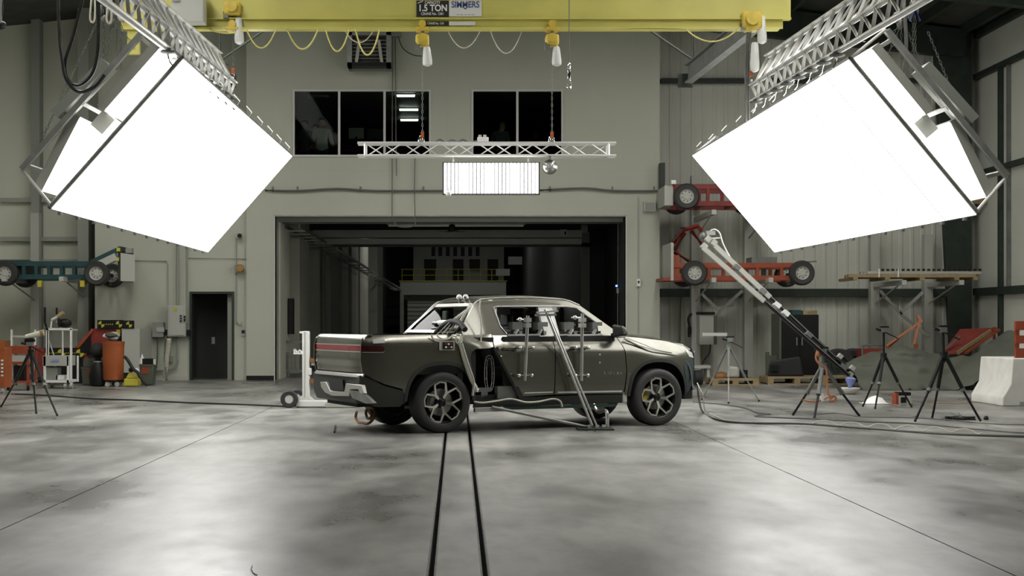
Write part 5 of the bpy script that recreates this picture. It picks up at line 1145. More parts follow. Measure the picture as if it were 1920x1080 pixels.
# red barrier sled parked by the wall
d = 36.6; t = thing('barrier_sled', 'dark red crash barrier sled with sloping front by the left wall', 'barrier', on(d, 185))
MB().prism([(sx(137, d), sz(660, d)), (sx(172, d), sz(616, d)), (sx(224, d), sz(615, d)), (sx(224, d), sz(655, d)), (sx(180, d), sz(657, d)), (sx(160, d), sz(664, d))], (0, d, 0), (1, 0, 0), (0, 0, 1), (0, 1.3, 0)).build('body', 'red_paint', t)
MB().prism([(sx(137, d), sz(657, d)), (sx(173, d), sz(616, d)), (sx(176, d), sz(620, d)), (sx(142, d), sz(661, d))], (0, d-.06, 0), (1, 0, 0), (0, 0, 1), (0, .06, 0)).build('sloping_bar', 'red_orange', t)
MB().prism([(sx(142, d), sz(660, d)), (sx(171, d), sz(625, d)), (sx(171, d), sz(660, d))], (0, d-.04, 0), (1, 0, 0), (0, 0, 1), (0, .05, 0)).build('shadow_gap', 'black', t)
MB().bb(sx(60, d), sx(165, d), d, d+1.3, .3, sz(668, d)).build('chassis', 'red_paint', t)
for px in (199, 70): small_wheel(on(d-.1, px)+V((0, 0, .32)), .32, .22, t)
MB().bb(sx(160, d), sx(225, d), d+.1, d+1.2, .12, sz(655, d)).build('under_frame', 'dark_steel', t)
for i, py in enumerate((622, 634, 646)): MB().box(on(d-.02, 222, py), (.1, .02, .12)).build('target_mark', 'mop_yellow' if i % 2 == 0 else 'black', t)
hb = thing('honeycomb_block', 'large grey honeycomb block beside the red barrier sled', 'block', on(d, 247)); MB().bb(sx(230, d), sx(263.5, d), d-.1, d+1.3, .25, sz(616, d)).build('block', 'lightgrey', hb); MB().bb(sx(232, d), sx(262, d), d, d+1.2, 0, .25).build('support', 'dark_steel', hb)
def target_board(lab, d, x0, x1, y0, y1, marks, sup=None):
    t = thing('target_board', lab, 'target board', on(d, (x0+x1)/2, y1)); MB().bb(sx(x0, d), sx(x1, d), d-.03, d, sz(y1, d), sz(y0, d)).build('board', 'black', t)
    r = (y1-y0)*.38*d/F
    for px in marks:
        c = on(d-.035, px, (y0+y1)/2)
        for q in (0, 2): MB().prism([(0, 0)]+[(r*math.cos(q*math.pi/2+k*math.pi/12+math.pi/2), r*math.sin(q*math.pi/2+k*math.pi/12+math.pi/2)) for k in range(7)], c, (1, 0, 0), (0, 0, 1), (0, .004, 0)).build('target_quadrant', 'mop_yellow', t)
    if len(marks) > 1:
        for a, b in zip(marks[:-1], marks[1:]):
            n = int((b-a-14)/4)
            for k in range(n): c = on(d-.035, a+9+k*4, (y0+y1)/2); MB().box(c, (.025, .006, .025)).build('scale_dot', 'mop_yellow', t)
    return t
target_board('black board with yellow target quadrants on top of the red barrier', 36.55, 183, 232, 600, 616, (190, 223)); target_board('short black target board on top of the grey honeycomb block', 36.5, 232, 252, 601, 616, (242,))
t = target_board('long black board with yellow targets low behind the white cart', 35.9, 76, 158, 652, 672, (80, 115, 150)); MB().bb(sx(80, 35.9), sx(155, 35.9), 35.9, 35.98, 0, sz(672, 35.9)).build('support', 'black', t)
# orange waste barrel on a wheeled dolly
d = 34.2; c = on(d, 212.5); t = thing('waste_barrel', 'orange waste barrel heaped with white rubbish on a dolly', 'barrel', c); r = 20.5*d/F
MB().lathe([(r*.9, .17), (r*.92, .2), (r*.98, .9), (r, 1.0), (r*1.03, 1.02), (r*1.03, 1.07), (r*.95, 1.07), (r*.93, .9), (r*.85, .22)], c, (0, 0, 1), 28, True).build('barrel', 'orange', t)
MB().cyl(c+V((0, 0, .16)), c+V((0, 0, .24)), r*.9, n=24).build('bottom', 'orange', t); MB().cyl(c+V((0, 0, .12)), c+V((0, 0, .16)), r*.85, n=20).build('dolly', 'black', t)
for k in range(5): a = k*2*math.pi/5+.4; o = c+V((math.cos(a)*r*.72, math.sin(a)*r*.72, .06)); MB().cyl(o+V((0, -.02, 0)), o+V((0, .02, 0)), .06, n=12).build('caster', 'lightgrey', t)
MB().cyl(c+V((0, 0, .98)), c+V((0, 0, 1.03)), r*.94, n=20).build('bag', 'black', t)
rs = random.Random(3)
for k in range(11):
    a, q = rs.uniform(0, 6.28), rs.uniform(0, r*.7); MB().ball(c+V((math.cos(a)*q, math.sin(a)*q, 1.15+rs.uniform(0, .1))), rs.uniform(.06, .12), 7, 5, (1.2, 1, .6)).build('crumpled_rubbish', ('white', 'translucent_bag', 'lightgrey', 'bin_green')[k % 4], t)
def bin_(lab, d, x0, x1, ytop, m, extra=None):
    c = on(d, (x0+x1)/2); w_ = (x1-x0)*d/F/2; h = sz(ytop, d); t = thing('waste_bin', lab, 'bin', c)
    q = [V((c.x+a*w_*k, c.y+b*w_*k, z)) for z, k in ((.02, .85), (h, 1)) for a, b in ((-1, -1), (1, -1), (1, 1), (-1, 1))]; MB().hexa(q).build('body', m, t, bevel=.02)
    MB().bb(c.x-w_*1.05, c.x+w_*1.05, c.y-w_*1.05, c.y+w_*1.05, h-.04, h).build('rim', m, t); MB().bb(c.x-w_*.95, c.x+w_*.95, c.y-w_*.95, c.y+w_*.95, h, h+.01).build('opening', 'black', t)
    return t, c, w_, h
t, c, w_, h = bin_('green-grey bin with red label left of the orange barrel', 34.8, 155, 178, 688, 'bin_green'); MB().box((c.x+w_*.5, c.y-w_*.97, h*.72), (.14, .02, .16)).build('red_label', 'red_orange', t)
MB().box((c.x, c.y, h+.1), (.22, .2, .2)).build('carton', 'bin_green', t)
t, c, w_, h = bin_('green-grey bin with red label near the wall panel', 34.8, 264, 291, 683, 'bin_green'); MB().box((c.x-w_*.2, c.y-w_*.97, h*.72), (.16, .02, .16)).build('red_label', 'red_orange', t); MB().box((c.x+.02, c.y, h+.06), (.26, .25, .16)).build('black_carton', 'black', t)
MB().lathe([(.07, 0), (.07, .12), (.02, .2), (.02, .24)], (c.x-w_*.75, c.y-.05, h), (0, 0, 1), 12).build('spray_bottle', 'white', t); MB().box((c.x+w_*.8, c.y-.05, h+.06), (.1, .1, .14)).build('white_bottle', 'white', t)
c = on(34.3, 184); o = thing('rubbish_bag', 'black rubbish bag leaning against the orange barrel', 'bag', c); MB().lathe([(.10, 0), (.2, .03), (.22, .25), (.17, .5), (.06, .62), (.09, .68)], c, (0, 0, 1), 14).build('bag', 'black', o); MB().cyl(c+V((0, 0, .55)), c+V((0, 0, .6)), .1, n=12).build('tie', 'lightgrey', o)
MB().ball(c+V((-.05, .15, .85)), .19, 12, 8).build('second_bag', 'black_rubber', o)
# yellow mop bucket and hose
c = on(34.0, 248); t = thing('mop_bucket', 'yellow mop bucket with white jug beside the orange barrel', 'bucket', c); MB().hexa([c+V((a*.17*k, b*.14*k, z)) for z, k in ((.02, 1.1), (.2, 1.0)) for a, b in ((-1, -1), (1, -1), (1, 1), (-1, 1))]).build('bucket', 'mop_yellow', t, bevel=.03)
MB().hexa([c+V((a*.15*k, b*.12*k, z)) for z, k in ((.2, .9), (.33, .5)) for a, b in ((-1, -1), (1, -1), (1, 1), (-1, 1))]).build('wringer', 'mop_yellow', t, bevel=.02); MB().ball(c+V((.1, 0, .36)), .07, 10, 8, (1, 1, 1.3)).build('jug', 'white', t); MB().ball(c+V((-.03, 0, .4)), .06, 8, 6).build('cap', 'black', t)
cable('vacuum_hose', [P(x, y, 33.8) for x, y in ((233, 668), (240, 676), (250, 692), (258, 698), (264, 708), (270, 716), (276, 722))], .04, 'black_rubber', 'black hose slanting from the orange barrel to the floor', 'hose')
# white equipment cart
d = 33.0; X = lambda px: sx(px, d); Z = lambda py: sz(py, d); t = thing('equipment_cart', 'white metal equipment cart with open upper frame on casters', 'cart', on(d, 108))
for px in (84, 128): MB().bb(X(px-2), X(px+2), d-.03, d+.03, .14, Z(668)).build('leg', 'white', t); MB().bb(X(px+4), X(px+7), d+.55, d+.6, .14, Z(668)).build('leg', 'white', t)
b = MB().bb(X(81), X(129), d-.03, d+.58, Z(686), Z(667)).build('drawer_body', 'lightgrey', t); MB().bb(X(97), X(111), d-.045, d-.03, Z(678), Z(674)).build('blue_label', 'blue_cloth', b)
MB().bb(X(82), X(131), d-.03, d+.58, .14, .2).build('bottom_shelf', 'white', t)
MB().bb(X(88), X(91), d, d+.05, Z(667), Z(616)).build('frame_post', 'white', t); MB().bb(X(86), X(90), d, d+.05, Z(667), Z(614)).build('frame_post', 'white', t); MB().bb(X(131), X(134.5), d, d+.05, .2, Z(616)).build('frame_post', 'white', t); MB().bb(X(105), X(107), d+.5, d+.55, Z(667), Z(618)).build('frame_post', 'white', t)
MB().bb(X(86), X(134.5), d, d+.05, Z(619), Z(615)).build('top_bar', 'white', t); MB().bb(X(105), X(134.5), d+.5, d+.54, Z(620), Z(617)).build('top_bar', 'lightgrey', t)
for px in (86, 122, 133): o = V((X(px), d+.05, .07)); MB().cyl(o+V((-.03, 0, 0)), o+V((.03, 0, 0)), .07, n=14).build('caster', 'lightgrey', t)
o = V((X(87), d+.5, .07)); MB().cyl(o+V((-.03, 0, 0)), o+V((.03, 0, 0)), .07, n=14).build('caster', 'lightgrey', t)
q = MB().box((X(96), d+.2, .35), (.26, .3, .28)).build('grey_case', 'grey_box'); tag(q, 'grey case on the bottom shelf of the white cart', 'case')
q = MB().box((X(112), d+.2, .26), (.2, .3, .1)).build('white_case', 'white'); tag(q, 'flat white case on the bottom shelf of the white cart', 'case')
q = MB().beam(P(92, 638, d+.1), P(101, 666, d+.1), .02, .02).build('thin_rod', 'white_metal'); tag(q, 'thin rod leaning inside the white cart frame', 'rod')
q = thing('black_helmet_lamp', 'black round instrument on top of the white cart', 'instrument', P(122, 615, d)); MB().ball(P(121, 606, d+.1), .14, 14, 8, (1.2, 1, .75)).build('body', 'black', q); MB().cyl(P(126, 602, d-.02), P(126, 602, d+.05), .035, n=10).build('glint', 'chrome', q); MB().lathe([(.10, 0), (.12, .02), (.10, .04), (.08, .02)], P(109, 605, d), (1, .2, 0), 16, True).build('ring', 'black', q)
q = thing('camera_on_cart', 'yellowish camera tube tilted on the white cart', 'camera', P(108, 615, d)); MB().cyl(P(97, 600, d), P(112, 592, d), .035, n=10).build('arm', 'cream_cable', q); MB().cyl(P(109, 594, d), P(119, 586, d), .055, n=12).build('lens', 'pallet_wood', q); MB().cyl(P(97, 600, d), P(95, 615, d), .02, n=6).build('stand', 'white', q)
q = thing('black_antennas', 'two black upright rods above the white cart', 'antenna', P(90, 614, d)); MB().bb(X(82), X(85.5), d, d+.04, Z(604), Z(576)).build('rod', 'black', q); MB().bb(X(104.5), X(107.5), d, d+.04, Z(590), Z(577)).build('rod', 'black', q); MB().beam(P(84, 604, d), P(88, 615, d), .04, .04).build('base', 'black', q); MB().beam(P(106, 590, d+.02), P(106, 605, d+.02), .02, .02).build('base', 'lightgrey', q)
# orange tool carts at the left edge
d = 32.0; X = lambda px: sx(px, d); Z = lambda py: sz(py, d); t = thing('tool_cart', 'orange tool cart with grey top tray beside the white cart', 'cart', on(d, 35))
for px in (14, 52): MB().bb(X(px-2), X(px+2), d, d+.06, .1, Z(648)).build('leg', 'red_orange', t); MB().bb(X(px-1), X(px+3), d+.55, d+.6, .1, Z(648)).build('leg', 'red_orange', t)
for a, b in ((655, 649), (683, 678), (718, 714)): MB().bb(X(11), X(56), d-.02, d+.6, Z(a), Z(b)).build('shelf', 'red_orange', t)
MB().bb(X(11), X(56), d-.03, d, Z(664), Z(649)).build('side_panel', 'red_orange', t)
for px in (15, 52): o = V((X(px), d+.03, .06)); MB().cyl(o+V((-.02, 0, 0)), o+V((.02, 0, 0)), .06, n=12).build('caster', 'black', t)
q = MB().bb(X(19), X(48), d-.02, d+.4, Z(678), Z(666)).build('grey_toolbox', 'lightgrey'); tag(q, 'pale grey toolbox on the middle shelf of the orange cart', 'toolbox')
q = MB().bb(X(24), X(44), d+.05, d+.4, Z(714), Z(686)).build('black_toolbox', 'black'); tag(q, 'black toolbox on the bottom shelf of the orange cart', 'toolbox')
q = MB().bb(X(20), X(24), d+.1, d+.2, Z(714), Z(684)).build('white_canister', 'white'); tag(q, 'white canister on the bottom shelf of the orange cart', 'canister')
t = thing('tool_chest', 'orange tool chest with white mark at the very left edge', 'tool chest', on(30.8, 2)); d = 30.8
MB().bb(sx(-30, d), sx(9, d), d, d+.5, .12, sz(652, d)).build('body', 'orange', t)
for k in range(4): MB().bb(sx(-28, d), sx(8, d), d-.015, d, .2+.27*k*.9, .4+.27*k*.9).build('drawer', 'orange', t)
for k in range(5): MB().box(on(d-.02, 4, 676+k*7), (.05, .01, .04)).build('letter_mark', 'white', t)
o = V((sx(4, d), d+.05, .06)); MB().cyl(o+V((-.02, 0, 0)), o+V((.02, 0, 0)), .06, n=12).build('caster', 'lightgrey', t); o = V((sx(-26, d), d+.05, .06)); MB().cyl(o+V((-.02, 0, 0)), o+V((.02, 0, 0)), .06, n=12).build('caster', 'lightgrey', t)
t = thing('orange_rack', 'dark orange panel and white posts behind the tool cart', 'rack', on(34.5, 30)); d = 34.5
MB().bb(sx(0, d), sx(22, d), d, d+.1, sz(655, d), sz(638, d)).build('panel', 'rust_brown', t); MB().bb(sx(58, d), sx(82, d), d, d+.1, .3, sz(652, d)).build('panel', 'red_paint', t)
for px, y0 in ((22, 618), (66, 618)): MB().bb(sx(px-1.5, d), sx(px+1.5, d), d-.03, d+.03, 0, sz(y0, d)).build('post', 'white', t)
MB().bb(sx(22, d), sx(48, d), d-.02, d+.02, sz(633, d), sz(629, d)).build('cross_arm', 'lightgrey', t)
# ---------------------------------------------------------------- tripods
def tripod(lab, feet, apex, col_top, thick=.018, m='black', m2=None):
    f = [G(*p) for p in feet]; c = (f[0]+f[1]+f[2])/3; dd = c.y
    ap = V((sx(apex[0], dd), dd, sz(apex[1], dd))); tp = V((sx(col_top[0], dd), dd, sz(col_top[1], dd)))
    t = thing('tripod', lab, 'tripod', (c.x, c.y, 0))
    for p in f:
        k = ap.lerp(p, .52); l = MB().cyl(ap+(p-ap).xy.to_3d()*.05, k, thick*1.3, n=8).build('leg', m, t)
        MB().cyl(k, p+V((0, 0, .015)), thick*.75, n=8).build('lower_leg', m2 or m, l); MB().cyl(k+(ap-k)*.04, k-(ap-k)*.04, thick*1.6, n=8).build('leg_lock', 'grey_steel', l); MB().ball(p+V((0, 0, .02)), .022, 8, 6).build('foot', 'black_rubber', l)
    MB().cyl(ap-V((0, 0, .1)), tp, thick, n=8).build('centre_column', m, t); MB().cyl(ap-V((0, 0, .04)), ap+V((0, 0, .06)), thick*2.6, n=10).build('collar', m, t)
    h = MB().box(tp+V((0, 0, .03)), (.1, .1, .08)).build('pan_head', 'grey_steel', t); MB().cyl(tp+V((-.05, 0, .02)), tp+V((-.14, -.02, .05)), .02, n=8).build('knob', 'black', h); MB().box(tp+V((.01, 0, .085)), (.14, .09, .03)).build('top_plate', 'black', h)
    MB().cyl(tp, tp+V((.24, -.05, -.12)), .011, n=6).build('pan_handle', 'black', t)
    return t, tp, dd
t, tp, dd = tripod('black tripod holding a pale camera at the left edge', ((2, 764), (68, 776), (107, 780)), (58, 662), (56, 648), .022)
q = thing('tube_camera', 'pale tube camera on the tripod at the left', 'camera', tp+V((0, 0, .1))); MB().cyl(P(49, 632, dd), P(80, 624, dd), .042, .05, 14).build('barrel', 'cream_cable', q); MB().cyl(P(76, 625, dd), P(82, 623.5, dd), .055, n=14).build('lens_hood', 'pallet_wood', q)
MB().box(P(57, 638, dd), (.12, .1, .06)).build('mount', 'black', q); MB().tube(smoothpath([P(49, 634, dd), P(47, 640, dd), P(52, 644, dd)]), .012, 6).build('cord', 'black', q)
tripod('slim silver tripod standing in front of the low pallet', ((1316, 750), (1366, 757), (1423, 753)), (1366, 652), (1368, 640), .018, 'grey_steel', 'mid_steel')
t, tp3, d3 = tripod('sturdy black tripod holding the long slanting rail', ((1487, 779), (1527, 785), (1611, 781)), (1543, 688), (1543, 662), .026, 'grey_steel', 'black')
tripod('black tripod with empty head beside the grey tarp', ((1618, 763), (1641, 767), (1709, 764)), (1657, 668), (1657, 622), .022)
tripod('black tripod with empty head nearest the white barrier', ((1716, 791), (1748, 785), (1838, 790)), (1770, 667), (1768, 622), .024)
# orange straps round the sturdy tripod
q = thing('orange_strap', 'orange strap and tape hanging in the sturdy tripod', 'strap', G(1545, 760)); dq = d3-.05
MB().tube(smoothpath([P(1533, 655, dq), P(1530, 672, dq), P(1538, 684, dq), P(1548, 690, dq), P(1551, 720, dq), P(1553, 738, dq), P(1562, 745, dq)]), .018, 6).build('hanging_strap', 'strap_orange', q)
MB().tube(smoothpath([P(1505, 750, dq), P(1528, 753, dq), P(1545, 748, dq), P(1560, 742, dq), P(1568, 748, dq), P(1556, 752, dq), P(1560, 744, dq)]), .016, 6).build('tied_strap', 'strap_orange', q)
MB().lathe([(.04, -.02), (.06, -.02), (.06, .02), (.04, .02)], P(1562, 747, dq), (.3, 1, .2), 16, True).build('tape_roll', 'strap_orange', q); MB().cyl(P(1541, 738, dq), P(1542, 752, dq), .03, n=10).build('white_spool', 'white', q); MB().ball(P(1535, 664, dq), .05, 10, 6).build('clamp', 'strap_orange', q)
# long slanting twin rail (camera slider) on the sturdy tripod
q = thing('slanting_rail', 'long slanting twin-tube camera rail resting on a tripod', 'camera rail', tp3)
dr = d3; R0a, R1a = P(1331, 452, dr), P(1600, 703, dr); R0b, R1b = P(1318, 464, dr-.12), P(1545, 662, dr-.12)
for (a, b) in ((R0a, R1a), (R0b, P(1592, 704, dr-.12))):
    k = a.lerp(b, .42); MB().beam(a, k, .07, .075).build('upper_tube', 'lightgrey', q); MB().beam(k, b, .06, .06).build('lower_tube', 'black', q); MB().beam(k+V((0, -.035, .02)), b+V((0, -.035, .02)), .012, .012).build('edge_line', 'mid_steel', q)
for f in (.18, .36, .46, .52, .68, .92): a = R0a.lerp(R1a, f); MB().box(a+V((0, -.07, -.04)), (.1, .2, .07), Matrix.Rotation(.7, 3, 'Y')).build('bracket', 'white' if f in (.46, .52) else 'grey_steel', q)
for px, py in ((1327, 448), (1338, 455), (1320, 462)): MB().box(P(px, py, dr-.05), (.09, .14, .09), Matrix.Rotation(.7, 3, 'Y')).build('end_block', 'lightgrey', q)
for px, py in ((1598, 690), (1594, 702), (1575, 668)): MB().box(P(px, py, dr-.08), (.07, .1, .07), Matrix.Rotation(.7, 3, 'Y')).build('tail_clamp', 'lightgrey', q)
MB().ball(P(1318, 443, dr), .06, 10, 6).build('camera_head', 'grey_steel', q); MB().box(P(1332, 437, dr), (.14, .1, .07)).build('camera_body', 'mid_steel', q); MB().beam(P(1332, 447, dr), P(1351, 446, dr), .03, .02).build('side_arm', 'white_metal', q)
MB().tube(smoothpath([P(1330, 434, dr), P(1339, 430, dr), P(1349, 437, dr), P(1356, 458, dr), P(1370, 484, dr), P(1385, 500, dr)]), .012, 6).build('pale_cable', 'white_metal', q)
# ================================================================ RIGHT SIDE PROPS
rack('pale wall rack with cross braces carrying the red sled on the right', 36.2, (1303, 1402), 330, (529, 408), ((1316, 1345, 551, 580), (1348, 1392, 585, 545), (1318, 1350, 616, 585)))
rack('pale wall rack with cross braces carrying the wooden shelf at the far right', 36.4, (1638, 1738), 440, (533,), ((1650, 1690, 545, 590), (1688, 1730, 588, 548), (1690, 1740, 590, 630)))
d = 36.4; t = sled('red steel test sled with four wheels on the right wall rack', d, (1301, 1502), 512, .315, 1262, 1490, 497, 521, 'red_orange', 5)
MB().bb(sx(1258, d), sx(1263, d), d, d+1.5, sz(526, d), sz(455, d)).build('face_plate', 'lightgrey', t); MB().bb(sx(1245, d), sx(1263, d), d+.1, d+1.5, sz(526, d), sz(520, d)).build('bumper_bar', 'red_orange', t)
for pts in (((1262, 455), (1282, 431), (1308, 424), (1316, 434)), ((1264, 470), (1284, 436)), ((1296, 432), (1322, 466)), ((1264, 472), (1296, 492))):
    MB().tube([P(x, y, d+.3) for x, y in pts], .055, 4).build('roll_bar', 'red_paint', t)
MB().bb(sx(1264, d), sx(1275, d), d+.1, d+1.3, sz(520, d), sz(478, d)).build('front_frame', 'red_orange', t)
MB().bb(sx(1414, d), sx(1462, d), d+.3, d+1.0, sz(495, d), sz(481, d)).build('equipment_box', 'grey_steel', t); MB().bb(sx(1432, d), sx(1440, d), d+.2, d+.3, sz(517, d), sz(504, d)).build('hook_plate', 'dark_steel', t)
MB().cyl(P(1500, 492, d), P(1531, 490, d), .02, n=6).build('tail_rod', 'grey_steel', t); MB().box(P(1281, 428, d), (.12, .1, .05)).build('sensor', 'black', t)
t = sled('dark red upper sled partly hidden behind the right soft box', 36.6, (1286, 1420), 369, .33, 1262, 1440, 349, 381, 'red_paint', 4); MB().bb(sx(1246, 36.6), sx(1262, 36.6), 36.6, 38, sz(385, 36.6), sz(348, 36.6)).build('front_plate', 'lightgrey', t); MB().box(P(1262, 342, 36.6), (.12, .2, .1)).build('sensor', 'white', t)
q = MB().bb(sx(1238, 37.6), sx(1247, 37.6), 37.6, 37.9, sz(382, 37.6), sz(305, 37.6)).build('edge_panel', 'dark_steel'); tag(q, 'dark green panel at the wall edge beside the upper sled', 'panel')
# wooden shelf load at the far right
d = 36.3; t = thing('wooden_platform', 'long weathered wooden platform on the far right rack', 'platform', on(d, 1715, 524)); rs = random.Random(5)
for k in range(7): MB().bb(sx(1586+rs.uniform(0, 8), d+k*.2), sx(1838-rs.uniform(0, 10), d+k*.2), d+k*.2, d+k*.2+.17, sz(520, d), sz(514, d)).build('plank', 'pallet_wood', t)
for px in (1600, 1660, 1725, 1790, 1825): MB().bb(sx(px, d), sx(px+9, d), d, d+1.4, sz(525, d), sz(520, d)).build('joist', 'pallet_wood', t)
o = thing('long_rail_bundle', 'long pale rails with dark clips lying on the wooden platform', 'rails', on(d+.2, 1735, 513))
for k in range(3): MB().bb(sx(1630, d), sx(1845, d), d+.15+k*.3, d+.3+k*.3, sz(513, d), sz(508, d)).build('rail', 'lightgrey', o)
for k in range(20): MB().box(on(d+.14, 1655+k*9.6, 506), (.06, .06, .05)).build('clip', 'black', o)
for px in (1647, 1683): MB().bb(sx(px, d), sx(px+2, d), d-.02, d, sz(520, d), sz(504, d)).build('strap', 'white', t)
q = MB().box(P(1840, 365, 38.6), (.5, .15, .5)).build('wall_panel_box', 'pallet_wood'); tag(q, 'tan board on the wall below the right soft box corner', 'board')
# lower right back: cabinet, locker, pallets
d = 36.2; t = thing('black_cabinet', 'tall black cabinet standing on a pallet', 'cabinet', on(d, 1499, 706)); MB().bb(sx(1464, d), sx(1535, d), d, d+.9, sz(706, d), sz(590, d)).build('body', 'black', t); MB().bb(sx(1466, d), sx(1499, d), d-.02, d, sz(703, d), sz(592, d)).build('door', 'black', t); MB().bb(sx(1500, d), sx(1533, d), d-.02, d, sz(703, d), sz(592, d)).build('door', 'black', t); MB().bb(sx(1461, d), sx(1465, d), d-.01, d+.9, sz(700, d), sz(588, d)).build('side_edge', 'bin_green', t)
for p in ((1494, 640), (1504, 640)): MB().box(on(d-.03, *p), (.03, .03, .2)).build('handle', 'grey_steel', t)
q = MB().bb(sx(1487, d), sx(1504, d), d+.1, d+.5, sz(590, d), sz(581, d)).build('blue_box', 'teal_paint'); tag(q, 'small blue box on top of the black cabinet', 'box')
q = MB().bb(sx(1508, d), sx(1534, d), d+.1, d+.5, sz(590, d), sz(582, d)).build('tan_box', 'pallet_wood'); tag(q, 'flat tan carton on top of the black cabinet', 'box')
q = thing('dark_machine', 'low dark machine on the pallet beside the cabinet', 'machine', on(35.6, 1470, 706)); MB().hexa([on(35.3, 1438, 706), on(35.3, 1508, 706), on(36.1, 1508, 706), on(36.1, 1440, 706), on(35.3, 1444, 676), on(35.3, 1500, 668), on(36.1, 1500, 668), on(36.1, 1444, 676)]).build('body', 'black_rubber', q, bevel=.05); MB().box(on(35.25, 1452, 690), (.2, .1, .15)).build('motor', 'black', q)
def pallet(lab, d, x0, x1, yt, nb_=3):
    t = thing('pallet', lab, 'pallet', on(d, (x0+x1)/2)); h = sz(yt, d); a, b = sx(x0, d), sx(x1, d)
    for k in range(5): MB().bb(a, b, d+k*.22, d+k*.22+.16, h-.05, h).build('deck_board', 'pallet_wood', t)
    for k in range(nb_):
        x = a+(b-a-.14)*k/(nb_-1); MB().bb(x, x+.14, d, d+1.04, .03, h-.05).build('block', 'pallet_wood', t)
    MB().bb(a, b, d, d+.1, 0, .03).build('bottom_board', 'pallet_wood', t); MB().bb(a, b, d+.94, d+1.04, 0, .03).build('bottom_board', 'pallet_wood', t)
    return t
pallet('short light pallet behind the slim tripod', 34.8, 1336, 1423, 710); pallet('wide pallet under the dark machine and black cabinet', 35.2, 1440, 1600, 706, 4)
q = MB().ball(on(35.2, 1352, 706), .2, 12, 8, (1, .8, .6)).build('brown_sack', 'rust_brown'); tag(q, 'brown sack lying on the short pallet', 'sack')
q = MB().hexa([on(35.2, 1362, 709), on(35.2, 1388, 709), on(35.7, 1388, 709), on(35.7, 1362, 709), on(35.2, 1364, 686), on(35.2, 1386, 688), on(35.7, 1386, 688), on(35.7, 1364, 686)]).build('pale_sack', 'lightgrey', bevel=.06); tag(q, 'pale bag standing on the short pallet', 'sack')
q = MB().bb(sx(1388, 35.2), sx(1402, 35.2), 35.2, 35.6, sz(709, 35.2), sz(694, 35.2)).build('black_crate', 'black'); tag(q, 'black crate at the right end of the short pallet', 'crate')
q = MB().bb(sx(1435, 36.6), sx(1441, 36.6), 36.5, 36.6, 0, sz(660, 36.6)).bb(sx(1441, 36.6), sx(1462, 36.6), 36.5, 36.6, .5, sz(666, 36.6)).build('leaning_board', 'bin_green'); tag(q, 'olive board standing left of the dark machine', 'board')
t = thing('grey_locker', 'grey wall locker with dark top between the rack uprights', 'locker', on(38.3, 1330, 646)); MB().bb(sx(1312, 38.3), sx(1342, 38.3), 38.3, 38.8, sz(646, 38.3), sz(590, 38.3)).build('body', 'lightgrey', t); MB().bb(sx(1311, 38.3), sx(1340, 38.3), 38.25, 38.8, sz(590, 38.3), sz(585, 38.3)).build('top', 'black', t); MB().bb(sx(1338, 38.3), sx(1344, 38.3), 38.28, 38.8, sz(646, 38.3), sz(592, 38.3)).build('side', 'bin_green', t)
q = MB().bb(sx(1316, 37.6), sx(1362, 37.6), 37.5, 37.9, sz(630, 37.6), sz(624, 37.6)).build('wall_shelf', 'white'); tag(q, 'narrow white shelf in front of the grey locker', 'shelf')
q = thing('hanging_tool', 'black tool hanging on the rack upright left of the locker', 'tool', P(1291, 632, 38.6)); MB().tube(smoothpath([P(1296, 588, 38.82), P(1291, 598, 38.78), P(1293, 615, 38.78), P(1292, 632, 38.78)]), .035, 6).build('handle', 'black', q); MB().box(P(1293, 620, 38.8), (.1, .06, .2)).build('body', 'black', q)
cable('wall_cable', [P(1277, 556, 39.2), P(1276, 600, 39.2), P(1275, 640, 39.2)], .014, 'grey_cable', 'thin grey cable down the ribbed wall left of the hanging tool')
cable('wall_cable', [P(1332, 646, 38.4), P(1330, 662, 38.4), P(1320, 676, 38.4), P(1316, 690, 38.4)], .02, 'black_cable', 'black cable curling below the grey locker')
q = thing('small_bench', 'pale low bench against the wall behind the slim tripod', 'bench', on(37.2, 1312)); MB().bb(sx(1298, 37.2), sx(1330, 37.2), 37, 37.5, .34, .42).build('top', 'lightgrey', q)
for px in (1300, 1324): MB().bb(sx(px, 37.2), sx(px+5, 37.2), 37.05, 37.45, 0, .34).build('leg', 'lightgrey', q)
q = thing('dark_roll', 'dark round roll on the floor by the truck nose', 'roll', on(35, 1310)); MB().cyl(on(35, 1302)+V((0, 0, .18)), on(35, 1316)+V((0, 0, .18)), .18, n=16).build('roll', 'black_rubber', q); MB().cyl(on(35, 1316)+V((0, 0, .18)), on(35, 1317.5)+V((0, 0, .18)), .06, n=12).build('core', 'grey_box', q)
# tyres
for i, (px, py, dd, la) in enumerate(((1572, 668, 36.6, 'left'), (1600, 666, 37.0, 'right'))):
    q = thing('spare_tyre', 'black spare tyre standing behind the tarp, %s one' % la, 'tyre', on(dd, px)); o = on(dd, px)+V((0, 0, sz(py, dd)*.55)); small_wheel(on(dd, px)+V((0, 0, .43)), .43, .3, q, rim='dark_steel', holes=False)
